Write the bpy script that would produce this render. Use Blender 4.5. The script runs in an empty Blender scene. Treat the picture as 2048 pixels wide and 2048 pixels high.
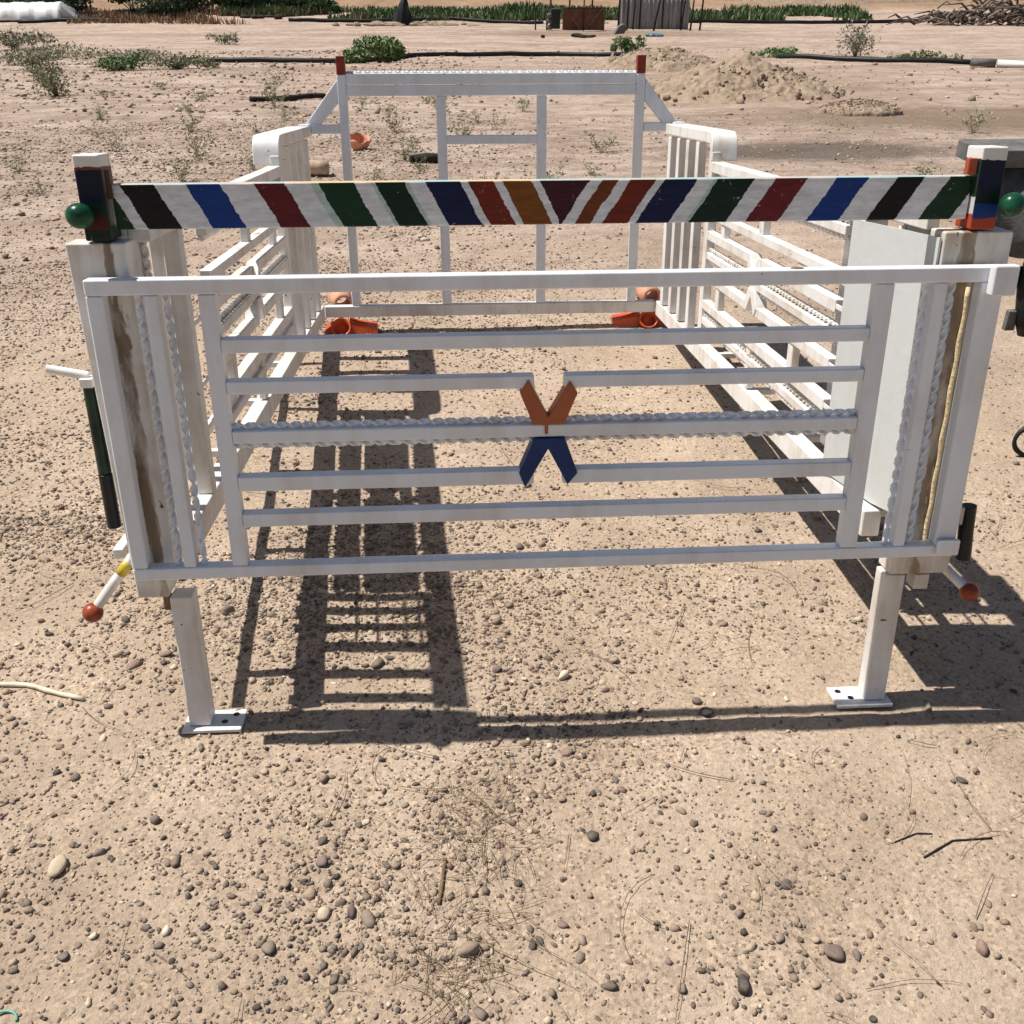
import bpy, math, random
import numpy as np
from mathutils import Vector, Matrix

random.seed(7)
rng = np.random.default_rng(11)
SC = bpy.context.scene
COL = SC.collection
PI = math.pi
TILT = math.radians(8.0)

# ------------------------------------------------------------------ materials
def new_mat(name):
    m = bpy.data.materials.new(name)
    m.use_nodes = True
    nt = m.node_tree
    b = nt.nodes['Principled BSDF']
    return m, nt, b

def N(nt, t, **kw):
    n = nt.nodes.new(t)
    for k, v in kw.items():
        if k.startswith('i_'):
            n.inputs[k[2:].replace('_', ' ')].default_value = v
        else:
            setattr(n, k, v)
    return n

def L(nt, a, b):
    nt.links.new(a, b)

def ramp(nt, stops, interp='LINEAR'):
    r = nt.nodes.new('ShaderNodeValToRGB')
    cr = r.color_ramp
    cr.interpolation = interp
    while len(cr.elements) < len(stops):
        cr.elements.new(0.5)
    for e, (p, c) in zip(cr.elements, stops):
        e.position = p
        e.color = (c[0], c[1], c[2], 1) if len(c) == 3 else c
    return r

def objco(nt):
    return N(nt, 'ShaderNodeTexCoord').outputs['Object']

def noise(nt, co, scale, detail=4, rough=0.55, dist=0.0):
    n = N(nt, 'ShaderNodeTexNoise')
    n.inputs['Scale'].default_value = scale
    n.inputs['Detail'].default_value = detail
    n.inputs['Roughness'].default_value = rough
    n.inputs['Distortion'].default_value = dist
    L(nt, co, n.inputs['Vector'])
    return n.outputs['Fac']

def mixc(nt, fac, a, b, mode='MIX'):
    m = N(nt, 'ShaderNodeMix', data_type='RGBA', blend_type=mode)
    for s, v in ((0, fac), (6, a), (7, b)):
        if isinstance(v, (int, float)):
            m.inputs[s].default_value = v
        elif isinstance(v, tuple):
            m.inputs[s].default_value = (v[0], v[1], v[2], 1)
        else:
            L(nt, v, m.inputs[s])
    return m.outputs[2]

def math_(nt, op, a, b=None, c=None):
    m = N(nt, 'ShaderNodeMath', operation=op)
    for i, v in enumerate((a, b, c)):
        if v is None:
            continue
        if isinstance(v, (int, float)):
            m.inputs[i].default_value = v
        else:
            L(nt, v, m.inputs[i])
    return m.outputs[0]

def bump(nt, b, h, strength=0.2, dist=0.01):
    bn = N(nt, 'ShaderNodeBump')
    bn.inputs['Strength'].default_value = strength
    bn.inputs['Distance'].default_value = dist
    L(nt, h, bn.inputs['Height'])
    L(nt, bn.outputs[0], b.inputs['Normal'])

def stretch(nt, co, s):
    m = N(nt, 'ShaderNodeMapping')
    m.inputs['Scale'].default_value = s
    L(nt, co, m.inputs['Vector'])
    return m.outputs[0]

def paint_mat(name, base, dirt, dirt_lo, dirt_hi, chip=(0.06, 0.045, 0.035), chip_lo=0.73, rough=0.38):
    m, nt, b = new_mat(name)
    co = objco(nt)
    d1 = noise(nt, co, 5.0, 6, 0.62, 0.4)
    d2 = noise(nt, stretch(nt, co, (26, 26, 3)), 1.0, 4, 0.6)
    d = math_(nt, 'ADD', math_(nt, 'MULTIPLY', d1, 0.6), math_(nt, 'MULTIPLY', d2, 0.4))
    r1 = ramp(nt, [(dirt_lo, (0, 0, 0)), (dirt_hi, (1, 1, 1))])
    L(nt, d, r1.inputs[0])
    c1 = mixc(nt, r1.outputs[0], base, dirt)
    v = noise(nt, co, 1.7, 3)
    c2 = mixc(nt, v, c1, mixc(nt, 1.0, c1, (0.9, 0.92, 0.96), 'MULTIPLY'))
    s = noise(nt, stretch(nt, co, (1, .5, 1.4)), 42.0, 5, 0.6, 0.7)
    gate = noise(nt, co, 4.1, 2)
    s2 = math_(nt, 'ADD', s, math_(nt, 'MULTIPLY', math_(nt, 'SUBTRACT', gate, 0.5), 0.30))
    r2 = ramp(nt, [(chip_lo, (0, 0, 0)), (chip_lo + 0.02, (1, 1, 1))])
    L(nt, s2, r2.inputs[0])
    c3 = mixc(nt, r2.outputs[0], c2, chip)
    L(nt, c3, b.inputs['Base Color'])
    b.inputs['Roughness'].default_value = rough
    hh = math_(nt, 'ADD', noise(nt, co, 38, 4, 0.6), math_(nt, 'MULTIPLY', noise(nt, co, 9, 2), 1.5))
    bump(nt, b, hh, 0.22, 0.004)
    return m

def flat_mat(name, base, rough=0.6, var=0.25, scale=14.0, bstr=0.2, metallic=0.0):
    m, nt, b = new_mat(name)
    co = objco(nt)
    n1 = noise(nt, co, scale, 5, 0.6)
    r1 = ramp(nt, [(0.3, (0, 0, 0)), (0.7, (1, 1, 1))])
    L(nt, n1, r1.inputs[0])
    lo = tuple(c * (1 - var) for c in base)
    hi = tuple(min(1, c * (1 + var)) for c in base)
    L(nt, mixc(nt, r1.outputs[0], lo, hi), b.inputs['Base Color'])
    b.inputs['Roughness'].default_value = rough
    b.inputs['Metallic'].default_value = metallic
    if max(base) < .3: b.inputs['Specular IOR Level'].default_value = .25
    bump(nt, b, noise(nt, co, scale * 4, 4), bstr, 0.004)
    return m

M = {}
M['white'] = paint_mat('white_gloss_paint', (0.78, 0.815, 0.845), (0.60, 0.58, 0.54), 0.46, 0.74, chip_lo=0.725)
M['old'] = paint_mat('worn_white_paint', (0.78, 0.76, 0.72), (0.46, 0.37, 0.27), 0.46, 0.72, chip_lo=0.70, rough=0.5)
M['plate'] = paint_mat('pale_grey_paint', (0.58, 0.595, 0.575), (0.46, 0.46, 0.44), 0.48, 0.8, chip_lo=0.80, rough=0.33)
M['orange'] = paint_mat('orange_paint', (0.36, 0.085, 0.018), (0.22, 0.05, 0.015), 0.5, 0.8, chip_lo=0.78)
M['navy'] = flat_mat('navy_paint', (0.004, 0.028, 0.125), 0.4, 0.25, 20, .1)
M['blackpaint'] = flat_mat('black_paint', (0.012, 0.014, 0.015), 0.35, 0.4)
M['greenball'] = flat_mat('green_gloss_paint', (0.008, 0.06, 0.03), 0.28, 0.5, 40, 0.12)
M['redball'] = flat_mat('red_brown_gloss_paint', (0.24, 0.05, 0.022), 0.3, 0.5, 45, 0.15)
M['redtip'] = flat_mat('dark_red_paint', (0.23, 0.035, 0.022), 0.4, 0.35, 20, 0.1)
M['yellow'] = flat_mat('yellow_paint', (0.62, 0.45, 0.05), 0.4, 0.3, 20)
M['rust'] = flat_mat('brown_rust', (0.17, 0.11, 0.062), 0.8, 0.5, 18, 0.5)
M['foam'] = flat_mat('cream_foam_sealant', (0.66, 0.52, 0.32), 0.9, 0.2, 30, 0.9)
M['greenblack'] = flat_mat('dark_green_paint', (0.012, 0.03, 0.02), 0.35, 0.6, 25, 0.15)
M['twig'] = flat_mat('dry_twig', (0.16, 0.115, 0.07), 0.9, 0.5, 30)
M['straw'] = flat_mat('dry_straw', (0.30, 0.23, 0.13), 0.9, 0.4, 20)
M['palewood'] = flat_mat('bleached_wood', (0.66, 0.58, 0.44), 0.9, 0.2, 20)
M['blackpipe'] = flat_mat('black_polythene', (0.014, 0.016, 0.017), 0.5, 0.4, 8)
M['whitepipe'] = flat_mat('white_plastic', (0.72, 0.72, 0.70), 0.4, 0.1, 8)
M['clay'] = flat_mat('fired_clay', (0.60, 0.27, 0.16), 0.8, 0.25, 16)
M['paleclay'] = flat_mat('pale_clay', (0.58, 0.29, 0.19), 0.85, 0.25, 22)
M['orangeplastic'] = flat_mat('orange_plastic', (0.56, 0.085, 0.018), 0.38, 0.25, 20, 0.05)
M['cloth'] = flat_mat('dark_grey_cloth', (0.085, 0.085, 0.087), 0.85, 0.3, 30, 0.5)
M['grey'] = flat_mat('grey_weathered_wood', (0.13, 0.126, 0.12), 0.85, 0.35, 22, 0.4)
M['sheet'] = None
M['darkwood'] = flat_mat('dark_weathered_post', (0.035, 0.028, 0.024), 0.9, 0.4, 6)
M['rustgate'] = flat_mat('rusted_steel_sheet', (0.155, 0.07, 0.042), 0.85, 0.4, 3, 0.2)
M['darksteel'] = flat_mat('dark_steel', (0.03, 0.035, 0.03), 0.6, 0.4, 5)
M['bluetarp'] = flat_mat('blue_plastic', (0.06, 0.15, 0.22), 0.5, 0.4, 5)
M['whitetarp'] = flat_mat('white_plastic_sheet', (0.83, 0.83, 0.82), 0.35, 0.08, 3, 0.5)
M['teal'] = flat_mat('faded_green_plastic', (0.13, 0.34, 0.25), 0.5, 0.2, 30)

def sheet_mat():
    m, nt, b = new_mat('grey_corrugated_sheet')
    co = objco(nt)
    r = ramp(nt, [(0.35, (0.20, 0.195, 0.195)), (0.58, (0.42, 0.41, 0.41)), (0.75, (0.28, 0.24, 0.21))])
    L(nt, noise(nt, stretch(nt, co, (9, 9, 0.9)), 1.0, 6, 0.65), r.inputs[0])
    L(nt, r.outputs[0], b.inputs['Base Color'])
    b.inputs['Roughness'].default_value = 0.7
    return m
M['sheet'] = sheet_mat()

def leaf_mat(name, c1, c2, c3):
    m, nt, b = new_mat(name)
    at = N(nt, 'ShaderNodeAttribute', attribute_name='tint')
    r = ramp(nt, [(0.0, c1), (0.55, c2), (1.0, c3)])
    L(nt, at.outputs['Fac'], r.inputs[0])
    L(nt, r.outputs[0], b.inputs['Base Color'])
    b.inputs['Roughness'].default_value = 0.75
    return m
M['bushgreen'] = leaf_mat('green_leaves', (0.065, 0.115, 0.04), (0.11, 0.19, 0.055), (0.20, 0.27, 0.10))
M['hedge'] = leaf_mat('dark_green_leaves', (0.035, 0.062, 0.025), (0.06, 0.105, 0.04), (0.12, 0.17, 0.07))
M['olive'] = leaf_mat('olive_weed', (0.15, 0.14, 0.075), (0.235, 0.23, 0.125), (0.34, 0.32, 0.19))
M['dryweed'] = leaf_mat('dry_grass', (0.20, 0.12, 0.07), (0.32, 0.21, 0.12), (0.42, 0.31, 0.18))
M['cropgrass'] = leaf_mat('green_grass', (0.06, 0.11, 0.04), (0.10, 0.165, 0.058), (0.24, 0.25, 0.12))
M['greyshrub'] = leaf_mat('grey_green_twigs', (0.12, 0.12, 0.08), (0.2, 0.2, 0.13), (0.3, 0.28, 0.19))
M['branch'] = leaf_mat('dead_branches', (0.055, 0.042, 0.035), (0.13, 0.10, 0.08), (0.27, 0.22, 0.17))

def stone_mat():
    m, nt, b = new_mat('pebble_stone')
    at = N(nt, 'ShaderNodeAttribute', attribute_name='tint')
    r = ramp(nt, [(0.0, (0.05, 0.043, 0.042)), (0.14, (0.11, 0.088, 0.075)), (0.28, (0.19, 0.145, 0.11)),
                  (0.42, (0.30, 0.23, 0.17)), (0.55, (0.155, 0.125, 0.11)), (0.66, (0.21, 0.135, 0.115)),
                  (0.78, (0.40, 0.31, 0.22)), (0.90, (0.50, 0.41, 0.30)), (1.0, (0.62, 0.55, 0.44))])
    L(nt, at.outputs['Fac'], r.inputs[0])
    co = N(nt, 'ShaderNodeNewGeometry').outputs['Position']
    n = noise(nt, co, 160, 4, 0.65)
    c = mixc(nt, n, mixc(nt, 1.0, r.outputs[0], (0.75, 0.75, 0.75), 'MULTIPLY'), mixc(nt, 1.0, r.outputs[0], (1.25, 1.22, 1.16), 'MULTIPLY'))
    d = ramp(nt, [(0.45, (0, 0, 0)), (0.75, (1, 1, 1))])
    L(nt, noise(nt, co, 45, 3, 0.6), d.inputs[0])
    L(nt, mixc(nt, math_(nt, 'MULTIPLY', d.outputs[0], 0.45), c, (0.36, 0.28, 0.20)), b.inputs['Base Color'])
    b.inputs['Roughness'].default_value = 0.8
    bump(nt, b, n, 0.35, 0.003)
    return m
M['stone'] = stone_mat()

def clod_mat():
    m, nt, b = new_mat('dug_earth')
    co = N(nt, 'ShaderNodeNewGeometry').outputs['Position']
    r = ramp(nt, [(0.3, (0.20, 0.145, 0.10)), (0.5, (0.315, 0.235, 0.165)), (0.72, (0.40, 0.305, 0.22))])
    L(nt, noise(nt, co, 7, 6, 0.65), r.inputs[0])
    L(nt, r.outputs[0], b.inputs['Base Color'])
    b.inputs['Roughness'].default_value = 0.95
    bump(nt, b, noise(nt, co, 26, 6, 0.7), 0.6, 0.03)
    return m
M['earth'] = clod_mat()

# ------------------------------------------------------------------ terrain shape
def vnoise(x, y, seed=0):
    x = np.asarray(x, float); y = np.asarray(y, float)
    xi = np.floor(x).astype(np.int64); yi = np.floor(y).astype(np.int64)
    xf = x - xi; yf = y - yi
    def h(a, b):
        n = (a * 374761393 + b * 668265263 + seed * 974634533) & 0x7fffffff
        n = ((n ^ (n >> 13)) * 1274126177) & 0x7fffffff
        n = (n ^ (n >> 16)) & 0xffff
        return n / 65535.0
    u = xf * xf * (3 - 2 * xf); v = yf * yf * (3 - 2 * yf)
    a = h(xi, yi); b = h(xi + 1, yi); c = h(xi, yi + 1); d = h(xi + 1, yi + 1)
    return (a * (1 - u) + b * u) * (1 - v) + (c * (1 - u) + d * u) * v

def fbm(x, y, seed=0, o=4, g=0.5):
    s = 0; a = 1.0; t = 0
    for i in range(o):
        s = s + a * (vnoise(x * 2 ** i, y * 2 ** i, seed + i) - 0.5); t += a; a *= g
    return s / t

def slope(y):
    y = np.asarray(y, float)
    return np.where(y < 5, 0.0, np.where(y < 7, -.06 * (y - 5) ** 2 / 4,
           np.where(y < 44, -.06 * (y - 6), -2.28 + .10 * (y - 44))))

def ground_z(x, y):
    x = np.asarray(x, float); y = np.asarray(y, float)
    far = np.clip((y - 3.5) / 8.0, 0, 1)
    z = slope(y)
    z = z + 0.022 * fbm(x * 1.3, y * 1.3, 3, 3) + 0.012 * fbm(x * 7, y * 7, 9, 3)
    near = np.clip((3.0 - y) / 2.0, 0, 1)
    z = z + near * (0.0060 * fbm(x * 19, y * 19, 13, 3) + 0.0034 * fbm(x * 47, y * 47, 17, 2))
    z = z + far * (0.10 * fbm(x * .35, y * .5, 21, 4) + 0.05 * fbm(x * 1.1, y * 2.2, 31, 4))
    z = z + np.clip((y - 50) / 30, 0, 1) * 2.0 * np.clip((x - 8) / 30, 0, 1)
    return z

def gz(x, y):
    return float(ground_z(x, y))

# ------------------------------------------------------------------ mesh building
class MB:
    def __init__(s):
        s.v = []; s.f = []
    def add(s, vs, fs):
        o = len(s.v)
        s.v += [tuple(p) for p in vs]
        s.f += [tuple(i + o for i in f) for f in fs]
        return s
    def box(s, x0, x1, y0, y1, z0, z1):
        return s.add([(x0, y0, z0), (x1, y0, z0), (x1, y1, z0), (x0, y1, z0), (x0, y0, z1), (x1, y0, z1), (x1, y1, z1), (x0, y1, z1)],
                     [(0, 3, 2, 1), (4, 5, 6, 7), (0, 1, 5, 4), (1, 2, 6, 5), (2, 3, 7, 6), (3, 0, 4, 7)])
    def prism_xz(s, pts, y0, y1):
        n = len(pts)
        vs = [(x, y0, z) for x, z in pts] + [(x, y1, z) for x, z in pts]
        fs = [tuple(range(n)), tuple(range(2 * n - 1, n - 1, -1))] + [(i, n + i, n + (i + 1) % n, (i + 1) % n) for i in range(n)]
        return s.add(vs, fs)
    def prism_yz(s, pts, x0, x1):
        n = len(pts)
        vs = [(x0, y, z) for y, z in pts] + [(x1, y, z) for y, z in pts]
        fs = [tuple(range(n)), tuple(range(2 * n - 1, n - 1, -1))] + [(i, n + i, n + (i + 1) % n, (i + 1) % n) for i in range(n)]
        return s.add(vs, fs)
    def sweep(s, path, rad, n=10, cap=True, twist=0.0, square=False):
        P = [Vector(p) for p in path]
        rs = rad if isinstance(rad, (list, tuple)) else [rad] * len(P)
        rings = []
        up = Vector((0, 0, 1))
        d0 = (P[1] - P[0]).normalized()
        if abs(d0.dot(up)) > .9: up = Vector((0, 1, 0))
        for i, p in enumerate(P):
            d = (P[min(i + 1, len(P) - 1)] - P[max(i - 1, 0)]).normalized()
            a = d.cross(up).normalized(); b = d.cross(a).normalized()
            ring = []
            for k in range(n):
                t = 2 * PI * k / n + twist * i
                r = rs[i]
                ring.append(p + a * (r * math.cos(t)) + b * (r * math.sin(t)))
            rings.append(ring)
        vs = [q for r in rings for q in r]
        fs = []
        for i in range(len(P) - 1):
            for k in range(n):
                fs.append((i * n + k, i * n + (k + 1) % n, (i + 1) * n + (k + 1) % n, (i + 1) * n + k))
        if cap:
            fs.append(tuple(range(n - 1, -1, -1)))
            fs.append(tuple((len(P) - 1) * n + k for k in range(n)))
        return s.add(vs, fs)
    def twisted(s, p0, p1, r, pitch):
        p0 = Vector(p0); p1 = Vector(p1); ln = (p1 - p0).length
        k = max(2, int(ln / pitch * 10))
        d = (p1 - p0).normalized()
        a = d.cross(Vector((0, 0, 1)) if abs(d.z) < .9 else Vector((0, 1, 0))).normalized(); b = d.cross(a)
        vs = []
        for i in range(k + 1):
            c = p0.lerp(p1, i / k); t = PI * i / 10 + .35 * math.sin(i * .13)
            u = a * math.cos(t) + b * math.sin(t); v = -a * math.sin(t) + b * math.cos(t)
            for su, sv_ in ((1, 1), (-1, 1), (-1, -1), (1, -1)):
                vs.append(c + u * (su * r) + v * (sv_ * r * .42))
        fs = [(i * 4 + q, i * 4 + (q + 1) % 4, i * 4 + 4 + (q + 1) % 4, i * 4 + 4 + q) for i in range(k) for q in range(4)]
        return s.add(vs, fs + [(3, 2, 1, 0), tuple(k * 4 + q for q in range(4))])
    def ball(s, c, r, nu=20, nv=12, sc=(1, 1, 1)):
        vs = []; fs = []
        for j in range(nv + 1):
            ph = PI * j / nv
            for i in range(nu):
                th = 2 * PI * i / nu
                vs.append((c[0] + r * sc[0] * math.sin(ph) * math.cos(th), c[1] + r * sc[1] * math.sin(ph) * math.sin(th), c[2] + r * sc[2] * math.cos(ph)))
        for j in range(nv):
            for i in range(nu):
                fs.append((j * nu + i, (j + 1) * nu + i, (j + 1) * nu + (i + 1) % nu, j * nu + (i + 1) % nu))
        return s.add(vs, fs)
    def mirror_x(s, c):
        s.v = [(2 * c - x, y, z) for x, y, z in s.v]
        s.f = [tuple(reversed(f)) for f in s.f]
        return s
    def build(s, name, mat, parent=None, bevel=0.0, smooth=False, seg=2):
        me = bpy.data.meshes.new(name)
        me.from_pydata(s.v, [], s.f)
        me.validate(); me.update()
        o = bpy.data.objects.new(name, me)
        COL.objects.link(o)
        for m in (mat if isinstance(mat, (list, tuple)) else [mat]):
            me.materials.append(m)
        if parent: o.parent = parent
        if bevel:
            b = o.modifiers.new('bevel', 'BEVEL'); b.width = bevel; b.segments = seg; b.limit_method = 'ANGLE'; b.angle_limit = math.radians(50)
            b.harden_normals = True
            smooth = True
        if smooth:
            me.polygons.foreach_set('use_smooth', [True] * len(me.polygons))
        return o

def np_mesh(name, V, F, mat, tint=None, smooth=False, parent=None):
    """V (n,3), F (m,k) arrays"""
    me = bpy.data.meshes.new(name)
    k = F.shape[1]
    me.vertices.add(len(V)); me.vertices.foreach_set('co', np.ascontiguousarray(V, np.float32).ravel())
    me.loops.add(F.size); me.loops.foreach_set('vertex_index', np.ascontiguousarray(F, np.int32).ravel())
    me.polygons.add(len(F)); me.polygons.foreach_set('loop_start', np.arange(0, F.size, k, dtype=np.int32))
    if smooth: me.polygons.foreach_set('use_smooth', np.ones(len(F), bool))
    me.update(calc_edges=True)
    if tint is not None:
        a = me.attributes.new('tint', 'FLOAT', 'POINT'); a.data.foreach_set('value', np.ascontiguousarray(tint, np.float32))
    me.materials.append(mat)
    o = bpy.data.objects.new(name, me); COL.objects.link(o)
    if parent: o.parent = parent
    return o

def tag(o, label, cat, group=None):
    o['label'] = label; o['category'] = cat
    if group: o['group'] = group
    return o

def thing(name, label, cat, loc=(0, 0, 0), group=None):
    o = bpy.data.objects.new(name, None); COL.objects.link(o)
    o.location = loc; o.empty_display_size = 0.1
    return tag(o, label, cat, group)

# ------------------------------------------------------------------ the ground
def ground_material():
    m, nt, b = new_mat('stony_desert_soil')
    co = N(nt, 'ShaderNodeNewGeometry').outputs['Position']
    sep = N(nt, 'ShaderNodeSeparateXYZ'); L(nt, co, sep.inputs[0])
    X, Y = sep.outputs[0], sep.outputs[1]
    # sand, slightly pinker away from the camera
    sand = ramp(nt, [(0.28, (0.365, 0.278, 0.203)), (0.5, (0.455, 0.352, 0.263)), (0.75, (0.54, 0.432, 0.335))])
    L(nt, noise(nt, co, 2.6, 6, 0.62), sand.inputs[0])
    pink = ramp(nt, [(0.27, (0.32, 0.232, 0.182)), (0.5, (0.495, 0.378, 0.308)), (0.72, (0.66, 0.54, 0.455))])
    L(nt, noise(nt, stretch(nt, co, (1, 2.4, 1)), 0.9, 7, 0.66), pink.inputs[0])
    yy = math_(nt, 'ADD', Y, math_(nt, 'MULTIPLY', math_(nt, 'SUBTRACT', noise(nt, co, 0.8, 4), 0.5), 4.0))
    fy = N(nt, 'ShaderNodeMapRange'); fy.inputs[1].default_value = 1.2; fy.inputs[2].default_value = 5.5; L(nt, yy, fy.inputs[0])
    c = mixc(nt, fy.outputs[0], sand.outputs[0], pink.outputs[0])
    mo = ramp(nt, [(.36, (.62, .60, .57)), (.5, (.97, .97, .97)), (.68, (1.1, 1.1, 1.1))]); L(nt, noise(nt, stretch(nt, co, (5, 8, 5)), 1.0, 8, .74), mo.inputs[0])
    c = mixc(nt, fy.outputs[0], c, mixc(nt, 1.0, c, mo.outputs[0], 'MULTIPLY'))
    # worn brown tracks and damp bands further off
    tr = ramp(nt, [(0.50, (0, 0, 0)), (0.66, (1, 1, 1))])
    L(nt, noise(nt, stretch(nt, co, (0.09, 0.42, 1)), 1.0, 6, 0.6, 0.6), tr.inputs[0])
    f2 = N(nt, 'ShaderNodeMapRange'); f2.inputs[1].default_value = 5.0; f2.inputs[2].default_value = 12.0; L(nt, Y, f2.inputs[0])
    c = mixc(nt, math_(nt, 'MULTIPLY', math_(nt, 'MULTIPLY', tr.outputs[0], f2.outputs[0]), 0.55), c, (0.27, 0.20, 0.145))
    # dry red-brown field beyond the grass
    f3 = N(nt, 'ShaderNodeMapRange'); f3.inputs[1].default_value = 46.5; f3.inputs[2].default_value = 48.0; L(nt, Y, f3.inputs[0])
    fld = ramp(nt, [(0.3, (0.25, 0.16, 0.10)), (0.6, (0.38, 0.25, 0.16)), (0.8, (0.46, 0.34, 0.22))])
    L(nt, noise(nt, co, 0.9, 6, 0.7), fld.inputs[0])
    c = mixc(nt, f3.outputs[0], c, fld.outputs[0])
    # burnt patch
    def blob(cx, cy, rx, ry, wob=0.5):
        dx = math_(nt, 'DIVIDE', math_(nt, 'SUBTRACT', X, cx), rx)
        dy = math_(nt, 'DIVIDE', math_(nt, 'SUBTRACT', Y, cy), ry)
        r2 = math_(nt, 'SQRT', math_(nt, 'ADD', math_(nt, 'MULTIPLY', dx, dx), math_(nt, 'MULTIPLY', dy, dy)))
        r2 = math_(nt, 'ADD', r2, math_(nt, 'MULTIPLY', math_(nt, 'SUBTRACT', noise(nt, co, 4.5, 6, 0.7), 0.5), wob * 2.2))
        mr = N(nt, 'ShaderNodeMapRange'); mr.inputs[1].default_value = 1.15; mr.inputs[2].default_value = 0.55
        L(nt, r2, mr.inputs[0])
        return mr.outputs[0]
    c = mixc(nt, math_(nt, 'MULTIPLY', blob(3.45, 6.15, 1.25, 0.55), 0.85), c, (0.13, 0.105, 0.085))
    c = mixc(nt, math_(nt, 'MULTIPLY', blob(6.0, 8.2, 3.0, 1.3), 0.8), c, (0.22, 0.16, 0.11))
    c = mixc(nt, math_(nt, 'MULTIPLY', blob(5.6, 32.0, 4.5, 3.4), 0.6), c, (0.20, 0.14, 0.09))
    c = mixc(nt, math_(nt, 'MULTIPLY', blob(2.4, 2.5, 0.5, 0.3), 0.35), c, (0.2, 0.15, 0.10))
    c = mixc(nt, math_(nt, 'MULTIPLY', blob(4.4, 12.0, 2.4, 3.6), 0.45), c, (0.30, 0.22, 0.155))
    # fine grit
    vo = N(nt, 'ShaderNodeTexVoronoi'); vo.inputs['Scale'].default_value = 150; L(nt, co, vo.inputs['Vector'])
    gsep = N(nt, 'ShaderNodeSeparateColor'); L(nt, vo.outputs['Color'], gsep.inputs[0])
    g = ramp(nt, [(0.0, (0.55, 0.52, 0.49)), (0.22, (0.88, 0.87, 0.86)), (0.8, (1.05, 1.04, 1.02)), (1.0, (1.32, 1.28, 1.22))])
    L(nt, gsep.outputs[0], g.inputs[0])
    dens = ramp(nt, [(0.38, (0, 0, 0)), (0.62, (1, 1, 1))])
    L(nt, noise(nt, co, 3.1, 5, 0.6), dens.inputs[0])
    c = mixc(nt, math_(nt, 'ADD', math_(nt, 'MULTIPLY', dens.outputs[0], 0.5), .4), c, mixc(nt, 1.0, c, g.outputs[0], 'MULTIPLY'))
    n5 = noise(nt, co, 320, 3, 0.7)
    sp = ramp(nt, [(0.3, (0.78, 0.77, 0.75)), (0.6, (1.06, 1.06, 1.06))]); L(nt, n5, sp.inputs[0])
    c = mixc(nt, 0.8, c, mixc(nt, 1.0, c, sp.outputs[0], 'MULTIPLY'))
    L(nt, c, b.inputs['Base Color'])
    b.inputs['Roughness'].default_value = 0.95
    b.inputs['Specular IOR Level'].default_value = 0.2
    v2 = N(nt, 'ShaderNodeTexVoronoi', feature='SMOOTH_F1'); v2.inputs['Scale'].default_value = 55; L(nt, co, v2.inputs['Vector'])
    v3 = N(nt, 'ShaderNodeTexVoronoi', feature='F1'); v3.inputs['Scale'].default_value = 16; L(nt, co, v3.inputs['Vector'])
    h = math_(nt, 'ADD', math_(nt, 'MULTIPLY', noise(nt, co, 60, 6, 0.72), 1.0), math_(nt, 'MULTIPLY', math_(nt, 'MULTIPLY', v2.outputs['Distance'], -0.55), dens.outputs[0]))
    h = math_(nt, 'ADD', h, math_(nt, 'MULTIPLY', math_(nt, 'MULTIPLY', noise(nt, stretch(nt, co, (9, 13, 9)), 1.0, 7, 0.74), fy.outputs[0]), 6.0))
    bump(nt, b, h, 0.75, 0.012)
    return m

def build_ground():
    xs = np.concatenate([-np.geomspace(160, 4.2, 60), np.arange(-4, -1.1, 0.035), np.arange(-1.1, 2.5, 0.012), np.arange(2.5, 6.5, 0.035), np.geomspace(6.7, 170, 60)])
    ys = np.concatenate([np.linspace(-30, -2, 12), np.arange(-1.8, -1.3, 0.03), np.arange(-1.3, 1.0, 0.012), np.arange(1.0, 4.0, 0.022), np.arange(4.0, 12, 0.06), np.arange(12, 52, 0.2), np.geomspace(52.5, 320, 40)])
    gx, gy = np.meshgrid(xs, ys)
    g_ = ground_z(gx, gy)
    V = np.stack([gx, gy, g_], -1).reshape(-1, 3)
    nx = len(xs); ny = len(ys)
    i = (np.arange(ny - 1)[:, None] * nx + np.arange(nx - 1)[None, :]).ravel()
    F = np.stack([i, i + 1, i + nx + 1, i + nx], -1)
    o = np_mesh('ground', V, F, ground_material(), smooth=True)
    o['kind'] = 'structure'
    return o
build_ground()

# ------------------------------------------------------------------ pebbles
def icosphere(sub):
    import bmesh
    bm = bmesh.new(); bmesh.ops.create_icosphere(bm, subdivisions=sub, radius=1.0)
    v = np.array([p.co[:] for p in bm.verts]); f = np.array([[q.index for q in p.verts] for p in bm.faces]); bm.free()
    return v, f

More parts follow.
